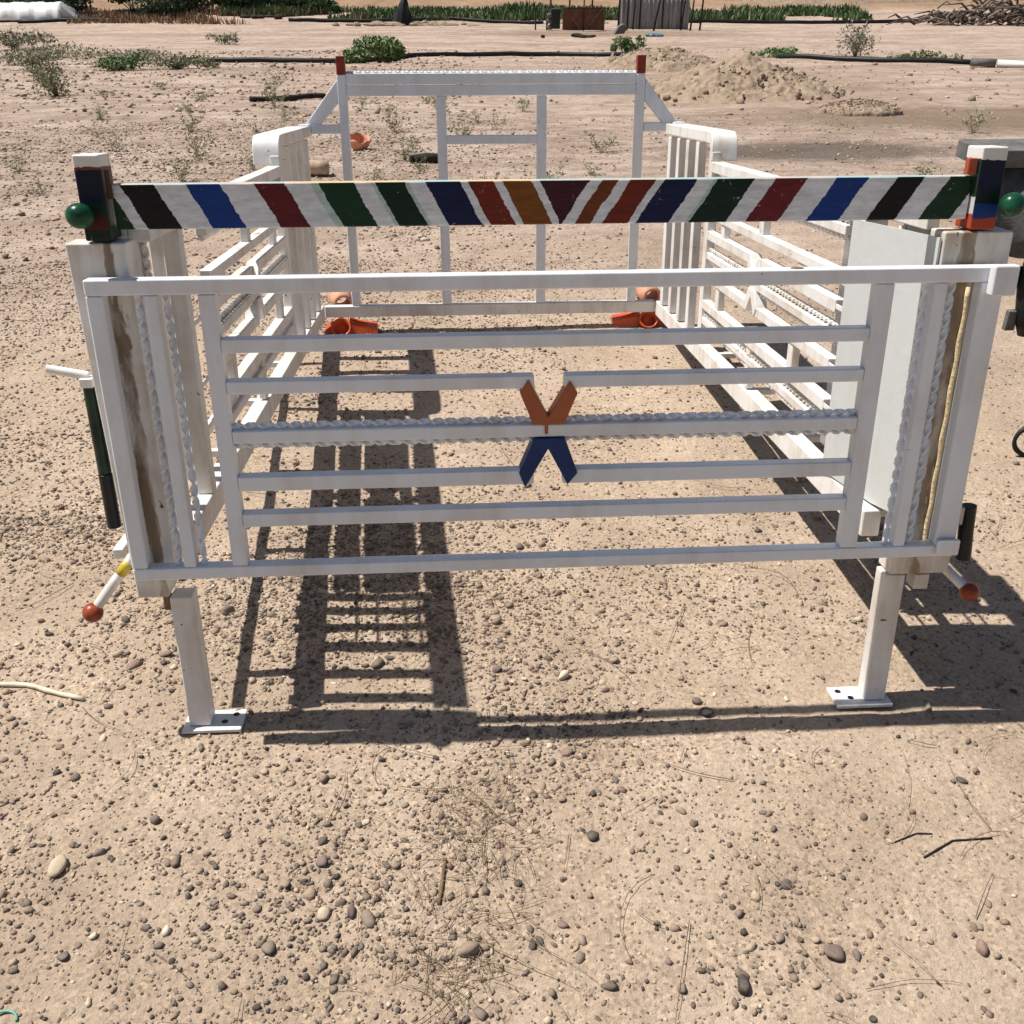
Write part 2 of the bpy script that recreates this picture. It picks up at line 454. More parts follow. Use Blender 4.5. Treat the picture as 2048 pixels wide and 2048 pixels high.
def stone_cloud(xy, r, sub, seed, flat=(0.45, 0.8), sink=0.3, lo=0.0):
    g = np.random.default_rng(seed)
    n = len(r); bv, bf = icosphere(sub)
    ang = g.uniform(0, 2 * PI, n)
    ax = np.stack([r * g.uniform(0.9, 1.5, n), r * g.uniform(0.7, 1.0, n), r * g.uniform(flat[0], flat[1], n)], -1)
    fr = g.uniform(0.6, 2.2, (n, 3)); ph = g.uniform(0, 6.28, (n, 3))
    lump = 1 + 0.16 * (np.sin(bv[None, :, 0] * fr[:, None, 0] * 2 + ph[:, None, 0]) + np.sin(bv[None, :, 1] * fr[:, None, 1] * 2 + ph[:, None, 1]) + np.sin(bv[None, :, 2] * fr[:, None, 2] * 2 + ph[:, None, 2])) / 1.5
    lump = lump * (1 + g.normal(0, .10 if sub < 3 else .022, lump.shape))
    P = bv[None] * lump[..., None] * ax[:, None, :]
    t1 = g.normal(0, 0.28, n); ct, st = np.cos(t1), np.sin(t1)
    P = np.stack([P[..., 0] * ct[:, None] - P[..., 2] * st[:, None], P[..., 1], P[..., 0] * st[:, None] + P[..., 2] * ct[:, None]], -1)
    ca, sa = np.cos(ang), np.sin(ang)
    P = np.stack([P[..., 0] * ca[:, None] - P[..., 1] * sa[:, None], P[..., 0] * sa[:, None] + P[..., 1] * ca[:, None], P[..., 2]], -1)
    z = ground_z(xy[:, 0], xy[:, 1]) + ax[:, 2] * (1 - 2 * sink * g.uniform(0.5, 1.3, n))
    P += np.stack([xy[:, 0], xy[:, 1], z], -1)[:, None, :]
    V = P.reshape(-1, 3)
    F = (bf[None] + (np.arange(n) * len(bv))[:, None, None]).reshape(-1, 3)
    return V, F, np.repeat(np.clip(lo + (1 - lo) * g.beta(1.3, 1.6, n), 0, 1), len(bv))

def scatter(n, x0, x1, y0, y1, seed, side=True):
    g = np.random.default_rng(seed); out = []
    tot = 0
    while tot < n:
        p = np.stack([g.uniform(x0, x1, 4 * n), g.uniform(y0, y1, 4 * n)], -1)
        d = np.clip(0.55 + 1.1 * fbm(p[:, 0] * 2.3, p[:, 1] * 2.3, 55, 4), 0.06, 1) ** 1.6
        if side:
            d *= np.clip(1.25 - 0.75 * p[:, 0], 0.2, 1.0)
        q = p[g.uniform(0, 1, len(p)) < d]
        out.append(q); tot += len(q)
    return np.concatenate(out)[:n]

parts = []
for (n, box, lo, sg, mx, sub, seed) in (
    (56000, (-0.9, 2.4, -1.25, 0.9), 0.0022, 0.48, 0.008, 1, 101),
    (3700, (-0.9, 2.4, -1.25, 0.9), 0.0048, 0.38, 0.0120, 2, 102),
    (34000, (-1.9, 3.2, 0.9, 3.4), 0.0032, 0.42, 0.011, 1, 103),
    (22000, (-4.2, 5.2, 3.4, 8.5), 0.0062, 0.42, 0.020, 1, 104),
    (7000, (-9.0, 10.0, 8.5, 22.0), 0.014, 0.5, 0.05, 1, 105)):
    xy = scatter(n, *box, seed)
    r = np.minimum(np.random.default_rng(seed + 50).lognormal(math.log(lo), sg, n), mx)
    parts.append(stone_cloud(xy, r, sub, seed + 7, sink=.33 if seed < 104 else .44, lo=0.0 if seed < 104 else .28))
off = 0; Vs = []; Fs = []; Ts = []
for V, F, T in parts:
    Vs.append(V); Fs.append(F + off); Ts.append(T); off += len(V)
gravel = np_mesh('gravel', np.concatenate(Vs), np.concatenate(Fs), M['stone'], np.concatenate(Ts), smooth=False)
gravel['kind'] = 'stuff'
tag(gravel, 'brown grey and cream pebbles scattered over the sandy soil', 'gravel')

# larger single stones: (x, y, radius, tint, label)
STONES = []
def stone(x, y, r, tint, label, flat=(0.55, 0.75), stretch_=1.0):
    V, F, T = stone_cloud(np.array([[x, y]]), np.array([r]), 3, int(1000 * (x + 5) + 77 * y * 10), flat, 0.15)
    c = np.array([x, y, gz(x, y)])
    o = np_mesh('stone', (V - c) * .84, F, M['stone'], np.full(len(V), tint), smooth=True)
    o.location = c
    tag(o, label, 'stone', 'single stones on the sand')

# ------------------------------------------------------------------ litter: dry stalks
def stalks(n, x0, x1, y0, y1, l0, l1, w, seed, centres=None, lift=0.004):
    g = np.random.default_rng(seed); Vs = []; Fs = []; T = []; o = 0
    for i in range(n):
        if centres is not None:
            c = centres[g.integers(len(centres))]; x, y = g.normal(c[0], c[2]), g.normal(c[1], c[2])
        else:
            x, y = g.uniform(x0, x1), g.uniform(y0, y1)
        a = g.uniform(0, 2 * PI); ln = g.uniform(l0, l1); k = 7; cv = g.normal(0, 0.9)
        px, py = x, y; pts = []
        for j in range(k):
            pts.append((px, py)); aa = a + cv * (j / k - .5)
            px += math.cos(aa) * ln / k; py += math.sin(aa) * ln / k
        pts = np.array(pts); z = ground_z(pts[:, 0], pts[:, 1]) + lift + g.uniform(0, 0.004) + 0.010 * g.uniform(0, 1) * np.sin(np.linspace(0, PI, k))
        ww = w * g.uniform(0.6, 1.4)
        nrm = np.array([-math.sin(a), math.cos(a)])
        ring = []
        for j in range(k):
            wj = ww * (1 - 0.6 * j / k)
            ring += [(pts[j, 0] + nrm[0] * wj, pts[j, 1] + nrm[1] * wj, z[j]), (pts[j, 0] - nrm[0] * wj, pts[j, 1] - nrm[1] * wj, z[j]), (pts[j, 0], pts[j, 1], z[j] + 1.7 * wj)]
        Vs += ring
        for j in range(k - 1):
            for q in range(3):
                Fs.append((o + j * 3 + q, o + j * 3 + (q + 1) % 3, o + j * 3 + 3 + (q + 1) % 3, o + j * 3 + 3 + q))
        T += [g.uniform(0, 1)] * (3 * k); o += 3 * k
    return np.array(Vs), np.array(Fs), np.array(T)
M['stalk'] = leaf_mat('dry_stalk', (0.09, 0.062, 0.04), (0.19, 0.135, 0.08), (0.36, 0.28, 0.17))
A = stalks(230, -0.8, 2.3, -1.2, 1.5, 0.05, 0.24, 0.0008, 5)
B = stalks(300, 0, 0, 0, 0, 0.02, 0.11, 0.0006, 6, [(0.62, -0.50, 0.07), (0.66, -0.38, 0.07), (0.60, -0.60, 0.05), (0.68, -0.27, 0.05)])
lit = np_mesh('dry_stalk_litter', np.concatenate([A[0], B[0]]), np.concatenate([A[1], B[1] + len(A[0])]), M['stalk'], np.concatenate([A[2], B[2]]))
lit['kind'] = 'stuff'
tag(lit, 'thin curved dry stalks and roots strewn on the sand', 'dry stalks')

def bent_stick(name, pts, r, mat, label, cat='stick'):
    p0 = pts[0]
    mb = MB(); path = []
    fine = []
    for a, b in zip(pts[:-1], pts[1:]):
        for t in np.linspace(0, 1, 6, endpoint=False): fine.append((a[0] + (b[0] - a[0]) * t, a[1] + (b[1] - a[1]) * t))
    fine.append(pts[-1])
    oz = gz(*p0)
    for i, (x, y) in enumerate(fine):
        path.append((x - p0[0], y - p0[1], gz(x, y) - oz + r * 1.1 + random.uniform(-.1, .1) * r))
    mb.sweep(path, [r * random.uniform(.85, 1.15) for _ in path], 7)
    o = mb.build(name, mat, smooth=True); o.location = (p0[0], p0[1], oz)
    return tag(o, label, cat)

# ------------------------------------------------------------------ the rack
XC = 0.795    # middle between the two side panels
rack = thing('truck_rack', 'white welded steel truck bed rack with striped top bar standing on the gravel', 'truck rack', (0, 0, 0.391))
rack.rotation_euler = (-TILT, 0, 0)
W = M['white']; O = M['old']

# ---- tailgate in the front plane
g = MB()
g.box(0, 1.648, 0, .03, .555, .583).box(0, 1.648, 0, .03, -.001, .025)
g.box(0, .030, 0, .03, .025, .555).box(1.604, 1.648, 0, .03, .025, .555)
gate = g.build('tailgate', W, rack, 0.0035)
for x0, x1 in ((.099, .123), (.193, .223), (1.409, 1.444), (1.519, 1.543)):
    MB().box(x0, x1, .001, .029, .025, .555).build('upright', W, gate, 0.003)
for z0, z1 in ((.449, .475), (.277, .302), (.107, .135)):
    MB().box(.223, 1.409, .001, .029, z0, z1).build('cross_rail', W, gate, 0.003)
for z0, z1 in ((.372, .397), (.181, .211)):
    MB().box(.223, .786, .001, .029, z0, z1).build('cross_rail', W, gate, 0.003)
    MB().box(.842, 1.409, .001, .029, z0, z1).build('cross_rail', W, gate, 0.003)
for zc in (.309, .271):
    MB().twisted((.223, .014, zc), (1.409, .014, zc), .0062, .0265).build('twisted_bar', W, gate)
for xc in (.087, .136, 1.507, 1.556):
    MB().twisted((xc, .014, .025), (xc, .014, .555), .0066, .031).build('twisted_bar', W, gate)
v = MB().prism_xz([(.775, .391), (.759, .365), (.784, .303), (.843, .303), (.867, .363), (.852, .387), (.8125, .3175)], -.003, .033)
e1 = v.build('emblem', M['orange'], gate, 0.002); e1['label'] = 'orange painted V of the tailgate emblem'
v = MB().prism_xz([(.786, .276), (.844, .276), (.870, .204), (.851, .180), (.813, .254), (.769, .176), (.757, .206)], -.003, .033)
e2 = v.build('emblem', M['navy'], gate, 0.002); e2['label'] = 'navy painted inverted V of the tailgate emblem'
MB().box(.806, .812, -.0015, .002, .284, .3035).build('paint_drip', M['orange'], gate)
b_ = MB().box(1.613, 1.660, -.022, -.001, .533, .588).build('latch_plate', W, gate, 0.004)
b_ = MB().box(1.606, 1.652, -.012, -.001, .006, .040).build('latch_plate', W, gate, 0.003)
# small dark weld on the top rail
MB().ball((1.262, .012, .583), .006, 10, 6, (2.2, 1.4, .5)).build('weld_spot', M['rust'], gate, smooth=True)

# ---- two corner posts with painted uprights
def stained(name, xc, wd):
    m = paint_mat(name, (0.76, 0.73, 0.68), (0.44, 0.34, 0.23), 0.44, 0.68, chip_lo=0.69, rough=0.55)
    nt = m.node_tree; b = nt.nodes['Principled BSDF']; co = objco(nt)
    sep = N(nt, 'ShaderNodeSeparateXYZ'); L(nt, co, sep.inputs[0])
    wob = math_(nt, 'MULTIPLY', math_(nt, 'SUBTRACT', noise(nt, stretch(nt, co, (30, 30, 9)), 1.0, 5, .65), .5), .055)
    d = math_(nt, 'ABSOLUTE', math_(nt, 'SUBTRACT', math_(nt, 'ADD', sep.outputs[0], wob), xc))
    mr = N(nt, 'ShaderNodeMapRange'); mr.inputs[1].default_value = wd; mr.inputs[2].default_value = wd - .004; L(nt, d, mr.inputs[0])
    old = b.inputs['Base Color'].links[0].from_socket
    br = ramp(nt, [(.3, (.12, .075, .042)), (.55, (.22, .145, .08)), (.75, (.36, .26, .16))]); L(nt, noise(nt, stretch(nt, co, (40, 40, 7)), 1.0, 5, .6), br.inputs[0])
    bk = ramp(nt, [(.36, (.15, .15, .15)), (.5, (1, 1, 1))]); L(nt, noise(nt, stretch(nt, co, (14, 14, 5)), 1.0, 4, .6), bk.inputs[0])
    L(nt, mixc(nt, math_(nt, 'MULTIPLY', mr.outputs[0], math_(nt, 'MULTIPLY', bk.outputs[0], .9)), old, br.outputs[0]), b.inputs['Base Color'])
    return m
def post_paint(side):
    m, nt, b = new_mat('banded_post_paint')
    co = objco(nt)
    sep = N(nt, 'ShaderNodeSeparateXYZ'); L(nt, co, sep.inputs[0])
    z = math_(nt, 'ADD', sep.outputs[2], math_(nt, 'MULTIPLY', math_(nt, 'SUBTRACT', noise(nt, co, 70, 5, .7), .5), .012))
    u = math_(nt, 'DIVIDE', math_(nt, 'SUBTRACT', z, .64), .15)
    if side < 0:
        st = [(0, (.004, .016, .010)), (.14, (.055, .010, .008)), (.30, (.006, .024, .013)), (.44, (.004, .008, .022)), (.80, (.16, .045, .02)), (.83, (.68, .66, .62))]
    else:
        st = [(0, (.34, .05, .018)), (.15, (.005, .032, .16)), (.32, (.004, .012, .012)), (.50, (.004, .007, .03)), (.82, (.68, .66, .62))]
    r = ramp(nt, st, 'CONSTANT'); L(nt, u, r.inputs[0])
    geo = N(nt, 'ShaderNodeNewGeometry'); gs = N(nt, 'ShaderNodeSeparateXYZ'); L(nt, geo.outputs['Normal'], gs.inputs[0])
    flank = math_(nt, 'GREATER_THAN', math_(nt, 'MULTIPLY', gs.outputs[0], -side), .7)
    fl = ramp(nt, [(0, (.006, .028, .014)), (.45, (.012, .03, .016)), (.52, (.075, .032, .018)), (.83, (.66, .63, .58))] if side < 0 else [(0, (.35, .05, .02)), (.2, (.5, .5, .48)), (.40, (.015, .035, .022)), (.83, (.68, .66, .62))], 'CONSTANT')
    L(nt, u, fl.inputs[0])
    c = mixc(nt, flank, r.outputs[0], fl.outputs[0])
    sc = ramp(nt, [(.66, (0, 0, 0)), (.69, (1, 1, 1))]); L(nt, noise(nt, co, 55, 5, .65, 1.0), sc.inputs[0])
    c = mixc(nt, math_(nt, 'MULTIPLY', sc.outputs[0], .7), c, (.20, .085, .045))
    L(nt, c, b.inputs['Base Color']); b.inputs['Roughness'].default_value = .4; b.inputs['Specular IOR Level'].default_value = .22
    bump(nt, b, noise(nt, co, 45, 5, .65), .35, .004)
    return m
def corner(x0, x1, px0, px1, side):
    xa = x0 + .020 if side < 0 else x0; xb = x1 - .022 if side < 0 else x1 - .006
    cp = MB().prism_xz([(x0, .640), (x1, .640), (x1, .0), (xb, -.060), (xa, -.060)], .040, .100).build('corner_post', stained('stained_white_paint', .038 if side < 0 else 1.588, .0105 if side < 0 else .014), rack, 0.004)
    MB().box(px0, px1, .0405, .0995, .643, .785).build('painted_post', post_paint(side), cp, 0.003)
    return cp
cL = corner(-.034, .070, .004, .049, -1)
cR = corner(1.540, 1.670, 1.585, 1.632, 1)
# brown stained seams and foam
pth = [(1.6005 + .0012 * math.sin(i * 1.3), .036, -.02 + i * .02) for i in range(29)]
MB().sweep(pth, [.0042 + .0012 * random.random() for _ in pth], 7).build('sealant_bead', M['foam'], cR, smooth=True)
mNavyB = flat_mat('dark_navy_gloss', (0.006, 0.010, 0.035), 0.3, 0.5, 14, .1)
mBlueB = flat_mat('blue_gloss', (0.008, 0.04, 0.19), 0.3, 0.3, 14, .1)
mGreenB = flat_mat('dark_green_gloss', (0.006, 0.024, 0.015), 0.3, 0.5, 14, .1)
mMaroonB = flat_mat('dark_maroon_gloss', (0.05, 0.012, 0.012), 0.3, 0.5, 14, .1)
mRedB = flat_mat('orange_red_gloss', (0.36, 0.055, 0.02), 0.35, 0.3, 14, .1)
MB().box(1.566, 1.583, .046, .060, .738, .766).build('painted_tab', mRedB, cR, 0.002)
MB().box(.0515, .0600, .044, .053, .712, .760).build('painted_tab', flat_mat('dark_brown_paint', (.07, .03, .018), .5, .4), cL, 0.002)
for cx, cp in ((.012, cL), (1.640, cR)):
    k = MB().ball((cx, .010, .689), .0215, 24, 14, (1.08, 1, 1)).build('knob', M['greenball'], cp, smooth=True)
    MB().sweep([(cx, .012, .689), (cx, .040, .689)], .008, 10).build('knob_stem', M['blackpaint'], cp, smooth=True)

# ---- striped board
def stripe_mat():
    m, nt, b = new_mat('hand_painted_stripes')
    co = objco(nt)
    sep = N(nt, 'ShaderNodeSeparateXYZ'); L(nt, co, sep.inputs[0])
    X, Z = sep.outputs[0], sep.outputs[2]
    rag = math_(nt, 'MULTIPLY', math_(nt, 'SUBTRACT', noise(nt, stretch(nt, co, (60, 60, 190)), 1.0, 4, 0.7), 0.5), 0.0075)
    rag = math_(nt, 'ADD', rag, math_(nt, 'MULTIPLY', math_(nt, 'SUBTRACT', noise(nt, co, 18, 2), 0.5), 0.010))
    dz = math_(nt, 'SUBTRACT', 0.735, Z)
    def px2x(p): return .062 + (p - 228) / 1130.7
    wht = (0.66, 0.68, 0.70); pal = (0.42, 0.55, 0.50)
    blk = (0.005, 0.0045, 0.0045); blu = (0.005, 0.034, 0.19); mar = (0.10, 0.009, 0.012); grn = (0.005, 0.032, 0.012)
    dgr = (0.003, 0.018, 0.011); nav = (0.003, 0.008, 0.045); red = (0.14, 0.017, 0.007); ora = (0.18, 0.06, 0.006); cen = (0.045, 0.007, 0.012)
    left = [(0, grn), (px2x(206), wht), (px2x(233), blk), (px2x(302), wht), (px2x(363), blu), (px2x(424), wht), (px2x(493), mar), (px2x(554), wht), (px2x(606), pal), (px2x(623), grn),
            (px2x(684), wht), (px2x(722), pal), (px2x(730), dgr), (px2x(784), pal), (px2x(797), wht), (px2x(829), nav), (px2x(893), wht), (px2x(917), red), (px2x(961), wht), (px2x(983), ora), (px2x(1036), wht), (px2x(1056), cen)]
    right = [(px2x(1000), cen), (px2x(1160), wht), (px2x(1183), (0.14, 0.036, 0.007)), (px2x(1219), wht), (px2x(1238), red), (px2x(1293), wht), (px2x(1310), nav), (px2x(1376), wht), (px2x(1405), pal), (px2x(1419), dgr), (px2x(1490), wht),
             (px2x(1538), (0.13, 0.012, 0.018)), (px2x(1599), wht), (px2x(1663), blu), (px2x(1726), wht), (px2x(1782), blk), (px2x(1845), wht), (px2x(1898), grn), (px2x(1961), wht)]
    def rmp(stops, u):
        nn = ramp(nt, [(max(0, (x + .1) / 1.9), c) for x, c in stops], 'CONSTANT')
        L(nt, math_(nt, 'DIVIDE', math_(nt, 'ADD', u, 0.1), 1.9), nn.inputs[0])
        return nn.outputs[0]
    uL = math_(nt, 'ADD', math_(nt, 'SUBTRACT', X, math_(nt, 'MULTIPLY', dz, 0.53)), rag)
    uR = math_(nt, 'ADD', math_(nt, 'ADD', X, math_(nt, 'MULTIPLY', dz, 0.66)), rag)
    sel = math_(nt, 'GREATER_THAN', X, math_(nt, 'ADD', px2x(1100), 0.0))
    c = mixc(nt, sel, rmp(left, uL), rmp(right, uR))
    # brush streaks, scuffs
    st = ramp(nt, [(0.35, (0.75, 0.75, 0.75)), (0.65, (1.12, 1.12, 1.12))]); L(nt, noise(nt, stretch(nt, co, (30, 8, 110)), 1.0, 4, 0.6), st.inputs[0])
    c = mixc(nt, 0.8, c, mixc(nt, 1.0, c, st.outputs[0], 'MULTIPLY'))
    sc = ramp(nt, [(0.66, (0, 0, 0)), (0.70, (1, 1, 1))]); L(nt, noise(nt, co, 48, 5, 0.65, 1.2), sc.inputs[0])
    c = mixc(nt, math_(nt, 'MULTIPLY', sc.outputs[0], 0.6), c, (0.45, 0.43, 0.40))
    # drips of many colours along the upper face
    geo = N(nt, 'ShaderNodeNewGeometry'); gs = N(nt, 'ShaderNodeSeparateXYZ'); L(nt, geo.outputs['Normal'], gs.inputs[0])
    top = math_(nt, 'GREATER_THAN', gs.outputs[2], 0.7)
    tr = ramp(nt, [(0.2, (0.5, 0.28, 0.12)), (0.38, (0.62, 0.50, 0.45)), (0.5, (0.35, 0.5, 0.48)), (0.6, (0.68, 0.52, 0.30)), (0.8, (0.45, 0.25, 0.2))])
    L(nt, noise(nt, stretch(nt, co, (4.5, 1, 1)), 1.0, 2), tr.inputs[0])
    c = mixc(nt, top, c, tr.outputs[0])
    L(nt, c, b.inputs['Base Color'])
    b.inputs['Roughness'].default_value = 0.42
    b.inputs['Specular IOR Level'].default_value = 0.22
    bump(nt, b, math_(nt, 'ADD', noise(nt, stretch(nt, co, (25, 8, 90)), 1.0, 5, 0.65), noise(nt, co, 14, 3)), 0.3, 0.004)
    return m
MB().box(.056, 1.5825, .055, .080, .660, .736).build('striped_bar', stripe_mat(), rack, 0.003, seg=3)

# ---- side panels
TW = [(.615, .5975, .580), (.384, .3655, .347), (.164, .1455, .1275)]
def side_panel(left):
    def fin(mb, name, mat, par, bevel=0.003, smooth=False):
        if not left: mb.mirror_x(XC)
        return mb.build(name, mat, par, bevel, smooth)
    x0, x1 = .066, .095
    ya = .540 if left else .405
    root = fin(MB().box(x0 - .012, x1, .106, 2.398, -.001, .060), 'side_panel', O, rack, .004)
    fin(MB().box(x0 - .010, x1 + .002, .106 if left else .285, 1.600, .632, .665), 'top_rail', O, root)
    for z0, z1, spans in ((.487, .510, [(ya, 1.60)]), (.418, .447, [(ya, .995), (1.085, 1.60)]), (.285, .312, [(ya, .995), (1.085, 1.60)]), (.187, .216, [(ya, 1.60)])):
        for a, b in spans:
            rb = MB().box(x0, x1, a, b, z0, z1)
            if a == ya: rb.box(x1 - .0045, x1 - .001, .336, ya - .0005, (z0 + z1) / 2 - .006, (z0 + z1) / 2 + .006)  # near rail end thinned to a tab, shaped so the ladder shadow keeps gaps
            fin(rb, 'side_rail', O, root)
    for zt, zc, zb in TW:
        fin(MB().box(x0 + .002, x1 - .002, ya, 1.60, zc - .0115, zc + .0115), 'side_rail', O, root)
        fin(MB().twisted((.077, ya, zt), (.077, 1.60, zt), .0078, .0265), 'twisted_bar', O, root, 0)
        fin(MB().twisted((.077, ya, zb), (.077, 1.60, zb), .0078, .0265), 'twisted_bar', O, root, 0)
    yc = 1.04
    fin(MB().prism_yz([(yc - .041, .447), (yc - .058, .418), (yc - .030, .377), (yc + .030, .377), (yc + .058, .418), (yc + .041, .447), (yc, .398)], x0 - .003, x1 + .003), 'emblem', O, root, .002)
    fin(MB().prism_yz([(yc - .030, .354), (yc + .030, .354), (yc + .060, .307), (yc + .041, .283), (yc, .334), (yc - .041, .283), (yc - .060, .307)], x0 - .003, x1 + .003), 'emblem', O, root, .002)
    for y, z0, z1 in ((1.02, .510, .632), (.67, .447, .487), (1.42, .447, .487), (.68, .216, .285), (1.43, .216, .285), (1.04, .065, .187)):
        fin(MB().box(x0 + .004, x1 - .004, y - .02, y + .02, z0, z1), 'spacer', O, root)
    # upright where the rails end
    fin(MB().box(x0 - .006, x1 + .0005, .298, .335, .061, .631), 'slat', O, root)
    fin(MB().box(x0, x1, 1.60, 1.645, .065, .695), 'slat', O, root)
    for y in (1.80, 1.955, 2.11):
        fin(MB().box(x0, x1, y, y + .042, .065, .715), 'slat', O, root)
    fin(MB().box(x0, x1, 2.262, 2.312, .065, .715), 'slat', O, root)
    for y in (.140, .225, .395, .461, .520):
        fin(MB().box(.010, .040, y - .0165, y + .0165, .064, .632), 'slat', O, root)
    for y in (.225, .395):
        fin(MB().twisted((.047, y, .066), (.047, y, .628), .0068, .0265), 'twisted_bar', O, root, 0)
    fin(MB().box(.030, .0555, .106, .536, .634, .664), 'top_rail', O, root)
    # curved cap over the far end
    prof = [(2.36, .722), (2.36, .760), (1.70, .757)]
    for i in range(1, 7):
        a = i / 6 * PI / 2
        prof.append((1.66 - .055 * math.sin(a) , .757 - .055 * (1 - math.cos(a))))
    prof += [(1.600, .667), (1.612, .667), (1.628, .695), (1.645, .718), (1.70, .721)]
    fin(MB().prism_yz(prof, .012, .097), 'end_cap', O, root, .003)
    # outer lower rail on brackets
    fin(MB().box(-.078, -.056, .12, 2.15, -.008, .014), 'outer_rail', O, root)
    for y in (.23, .74, 1.20, 1.66, 2.08):
        fin(MB().box(-.056, x0, y - .012, y + .012, -.006, .012), 'bracket', O, root, .002)
    return root
sL = side_panel(True)
sR = side_panel(False)
# pale plate fixed inside the right panel's front end
pv = []
for dx in (0, .004):
    for t, z0, z1 in ((0, .076, .629), (.3, .066, .629), (1, .064, .629)):
        pv += [(1.5335 - .0475 * t + dx, .044 + .296 * t, z0), (1.5335 - .0475 * t + dx, .044 + .296 * t, z1)]
pl = MB().add(pv, [(0, 1, 3, 2), (2, 3, 5, 4), (6, 8, 9, 7), (8, 10, 11, 9), (0, 6, 7, 1), (4, 5, 11, 10), (1, 7, 9, 3), (3, 9, 11, 5), (0, 2, 8, 6), (2, 4, 10, 8)]).build('cover_plate', M['plate'], sR)
pl['label'] = 'smooth pale grey plate inside the front end of the right side'

# ---- headboard at the far end
hb = MB().box(.095, 1.495, 2.40, 2.44, .008, .055).build('headboard', O, rack, .004)
for x0 in (.211, 1.376):
    po = MB().box(x0, x0 + .035, 2.402, 2.438, .055, .940).build('upright', W, hb, .003)
    t = MB().box(x0 + .0005, x0 + .0345, 2.4025, 2.4375, .942, 1.008).build('post_tip', M['redtip'], po, .003)
for x0, zt in ((.590, .865), (.986, .865)):
    MB().box(x0, x0 + .038, 2.404, 2.436, .055, zt).build('upright', W, hb, .003)
MB().box(.246, 1.376, 2.403, 2.437, .866, .905).build('cross_rail', W, hb, .003)
MB().box(.246, 1.376, 2.403, 2.437, .907, .947).build('cross_rail', W, hb, .003)
MB().twisted((.246, 2.42, .950), (1.376, 2.42, .9485), .0052, .030).build('twisted_bar', W, hb)
MB().box(.628, .986, 2.405, 2.435, .688, .721).build('cross_rail', W, hb, .003)
for s in (0, 1):
    a = MB().prism_xz([(.211, .925), (.211, .845), (.112, .735), (.075, .762)], 2.405, 2.435)
    b = MB().box(.098, .211, 2.404, 2.436, .730, .764)
    c = MB().box(.055, .097, 2.36, 2.436, .722, .766)
    for mb in (a, b, c):
        if s: mb.mirror_x(XC + .0165)
    a.build('brace', W, hb, .003); b.build('side_stub', W, hb, .003); c.build('side_stub', W, hb, .003)

# ---- legs with foot plates
for s in (0, 1):
    a = MB().box(.046, .092, .045, .091, -.377, -.063)
    b = MB().box(.032, .158, .030, .106, -.386, -.378)
    hs = [MB().sweep([(hx, hy, -.3782), (hx, hy, -.3772)], .007, 12) for hx, hy in ((.118, .060), (.138, .086))]
    if s:
        for mb in [a, b] + hs: mb.mirror_x(.8125)
    leg = a.build('leg', O, rack, .004)
    fp = b.build('foot_plate', O, leg, .002)
    for h in hs: h.build('bolt_hole', M['blackpaint'], fp)

# ---- latches on the left
def rod(name, p, q, r, mat, par, n=12):
    return MB().sweep([p, q], r, n).build(name, mat, par, .0015)
lb = rod('latch_bolt', (-.047, .075, .200), (-.047, .075, .390), .0125, M['greenblack'], rack)
rod('latch_sleeve', (-.047, .075, .085), (-.047, .075, .198), .0135, M['blackpaint'], lb)
rod('latch_handle', (-.045, .075, .394), (-.118, .072, .410), .0085, O, lb)
MB().box(-.060, -.036, .060, .090, .374, .392).build('latch_bracket', O, lb, .002)
def handle(p, q, ballr, side):
    h = MB().sweep([p, q], .0105, 12).build('locking_handle', O, rack, .001)
    MB().ball(q, ballr, 22, 14).build('handle_ball', M['redball'], h, smooth=True)
    return h
h1 = handle((-.020, .095, .020), (-.112, .050, -.094), .0205, -1)
MB().sweep([(-.0366, .0869, -.0006), (-.0421, .0842, -.0074), (-.0550, .0779, -.0234)], [.0106, .0112, .0109], 14).build('paint_dab', M['yellow'], h1, smooth=True)
h2 = handle((1.655, .110, -.045), (1.722, .040, -.107), .0205, 1)
cy = MB().sweep([(1.705, .060, -.036), (1.700, .060, .022), (1.6995, .060, .024), (1.696, .060, .086)], .0155, 18).build('hinge_barrel', M['blackpaint'], rack, .001)
MB().box(1.668, 1.684, .050, .075, .046, .085).build('hinge_plate', O, cy, .002)
MB().box(1.600, 1.632, .046, .085, -.100, -.064).build('locking_lug', O, cR, .003)
MB().box(.030, .043, .055, .080, -.098, -.063).build('locking_lug', M['rust'], cL, .003)

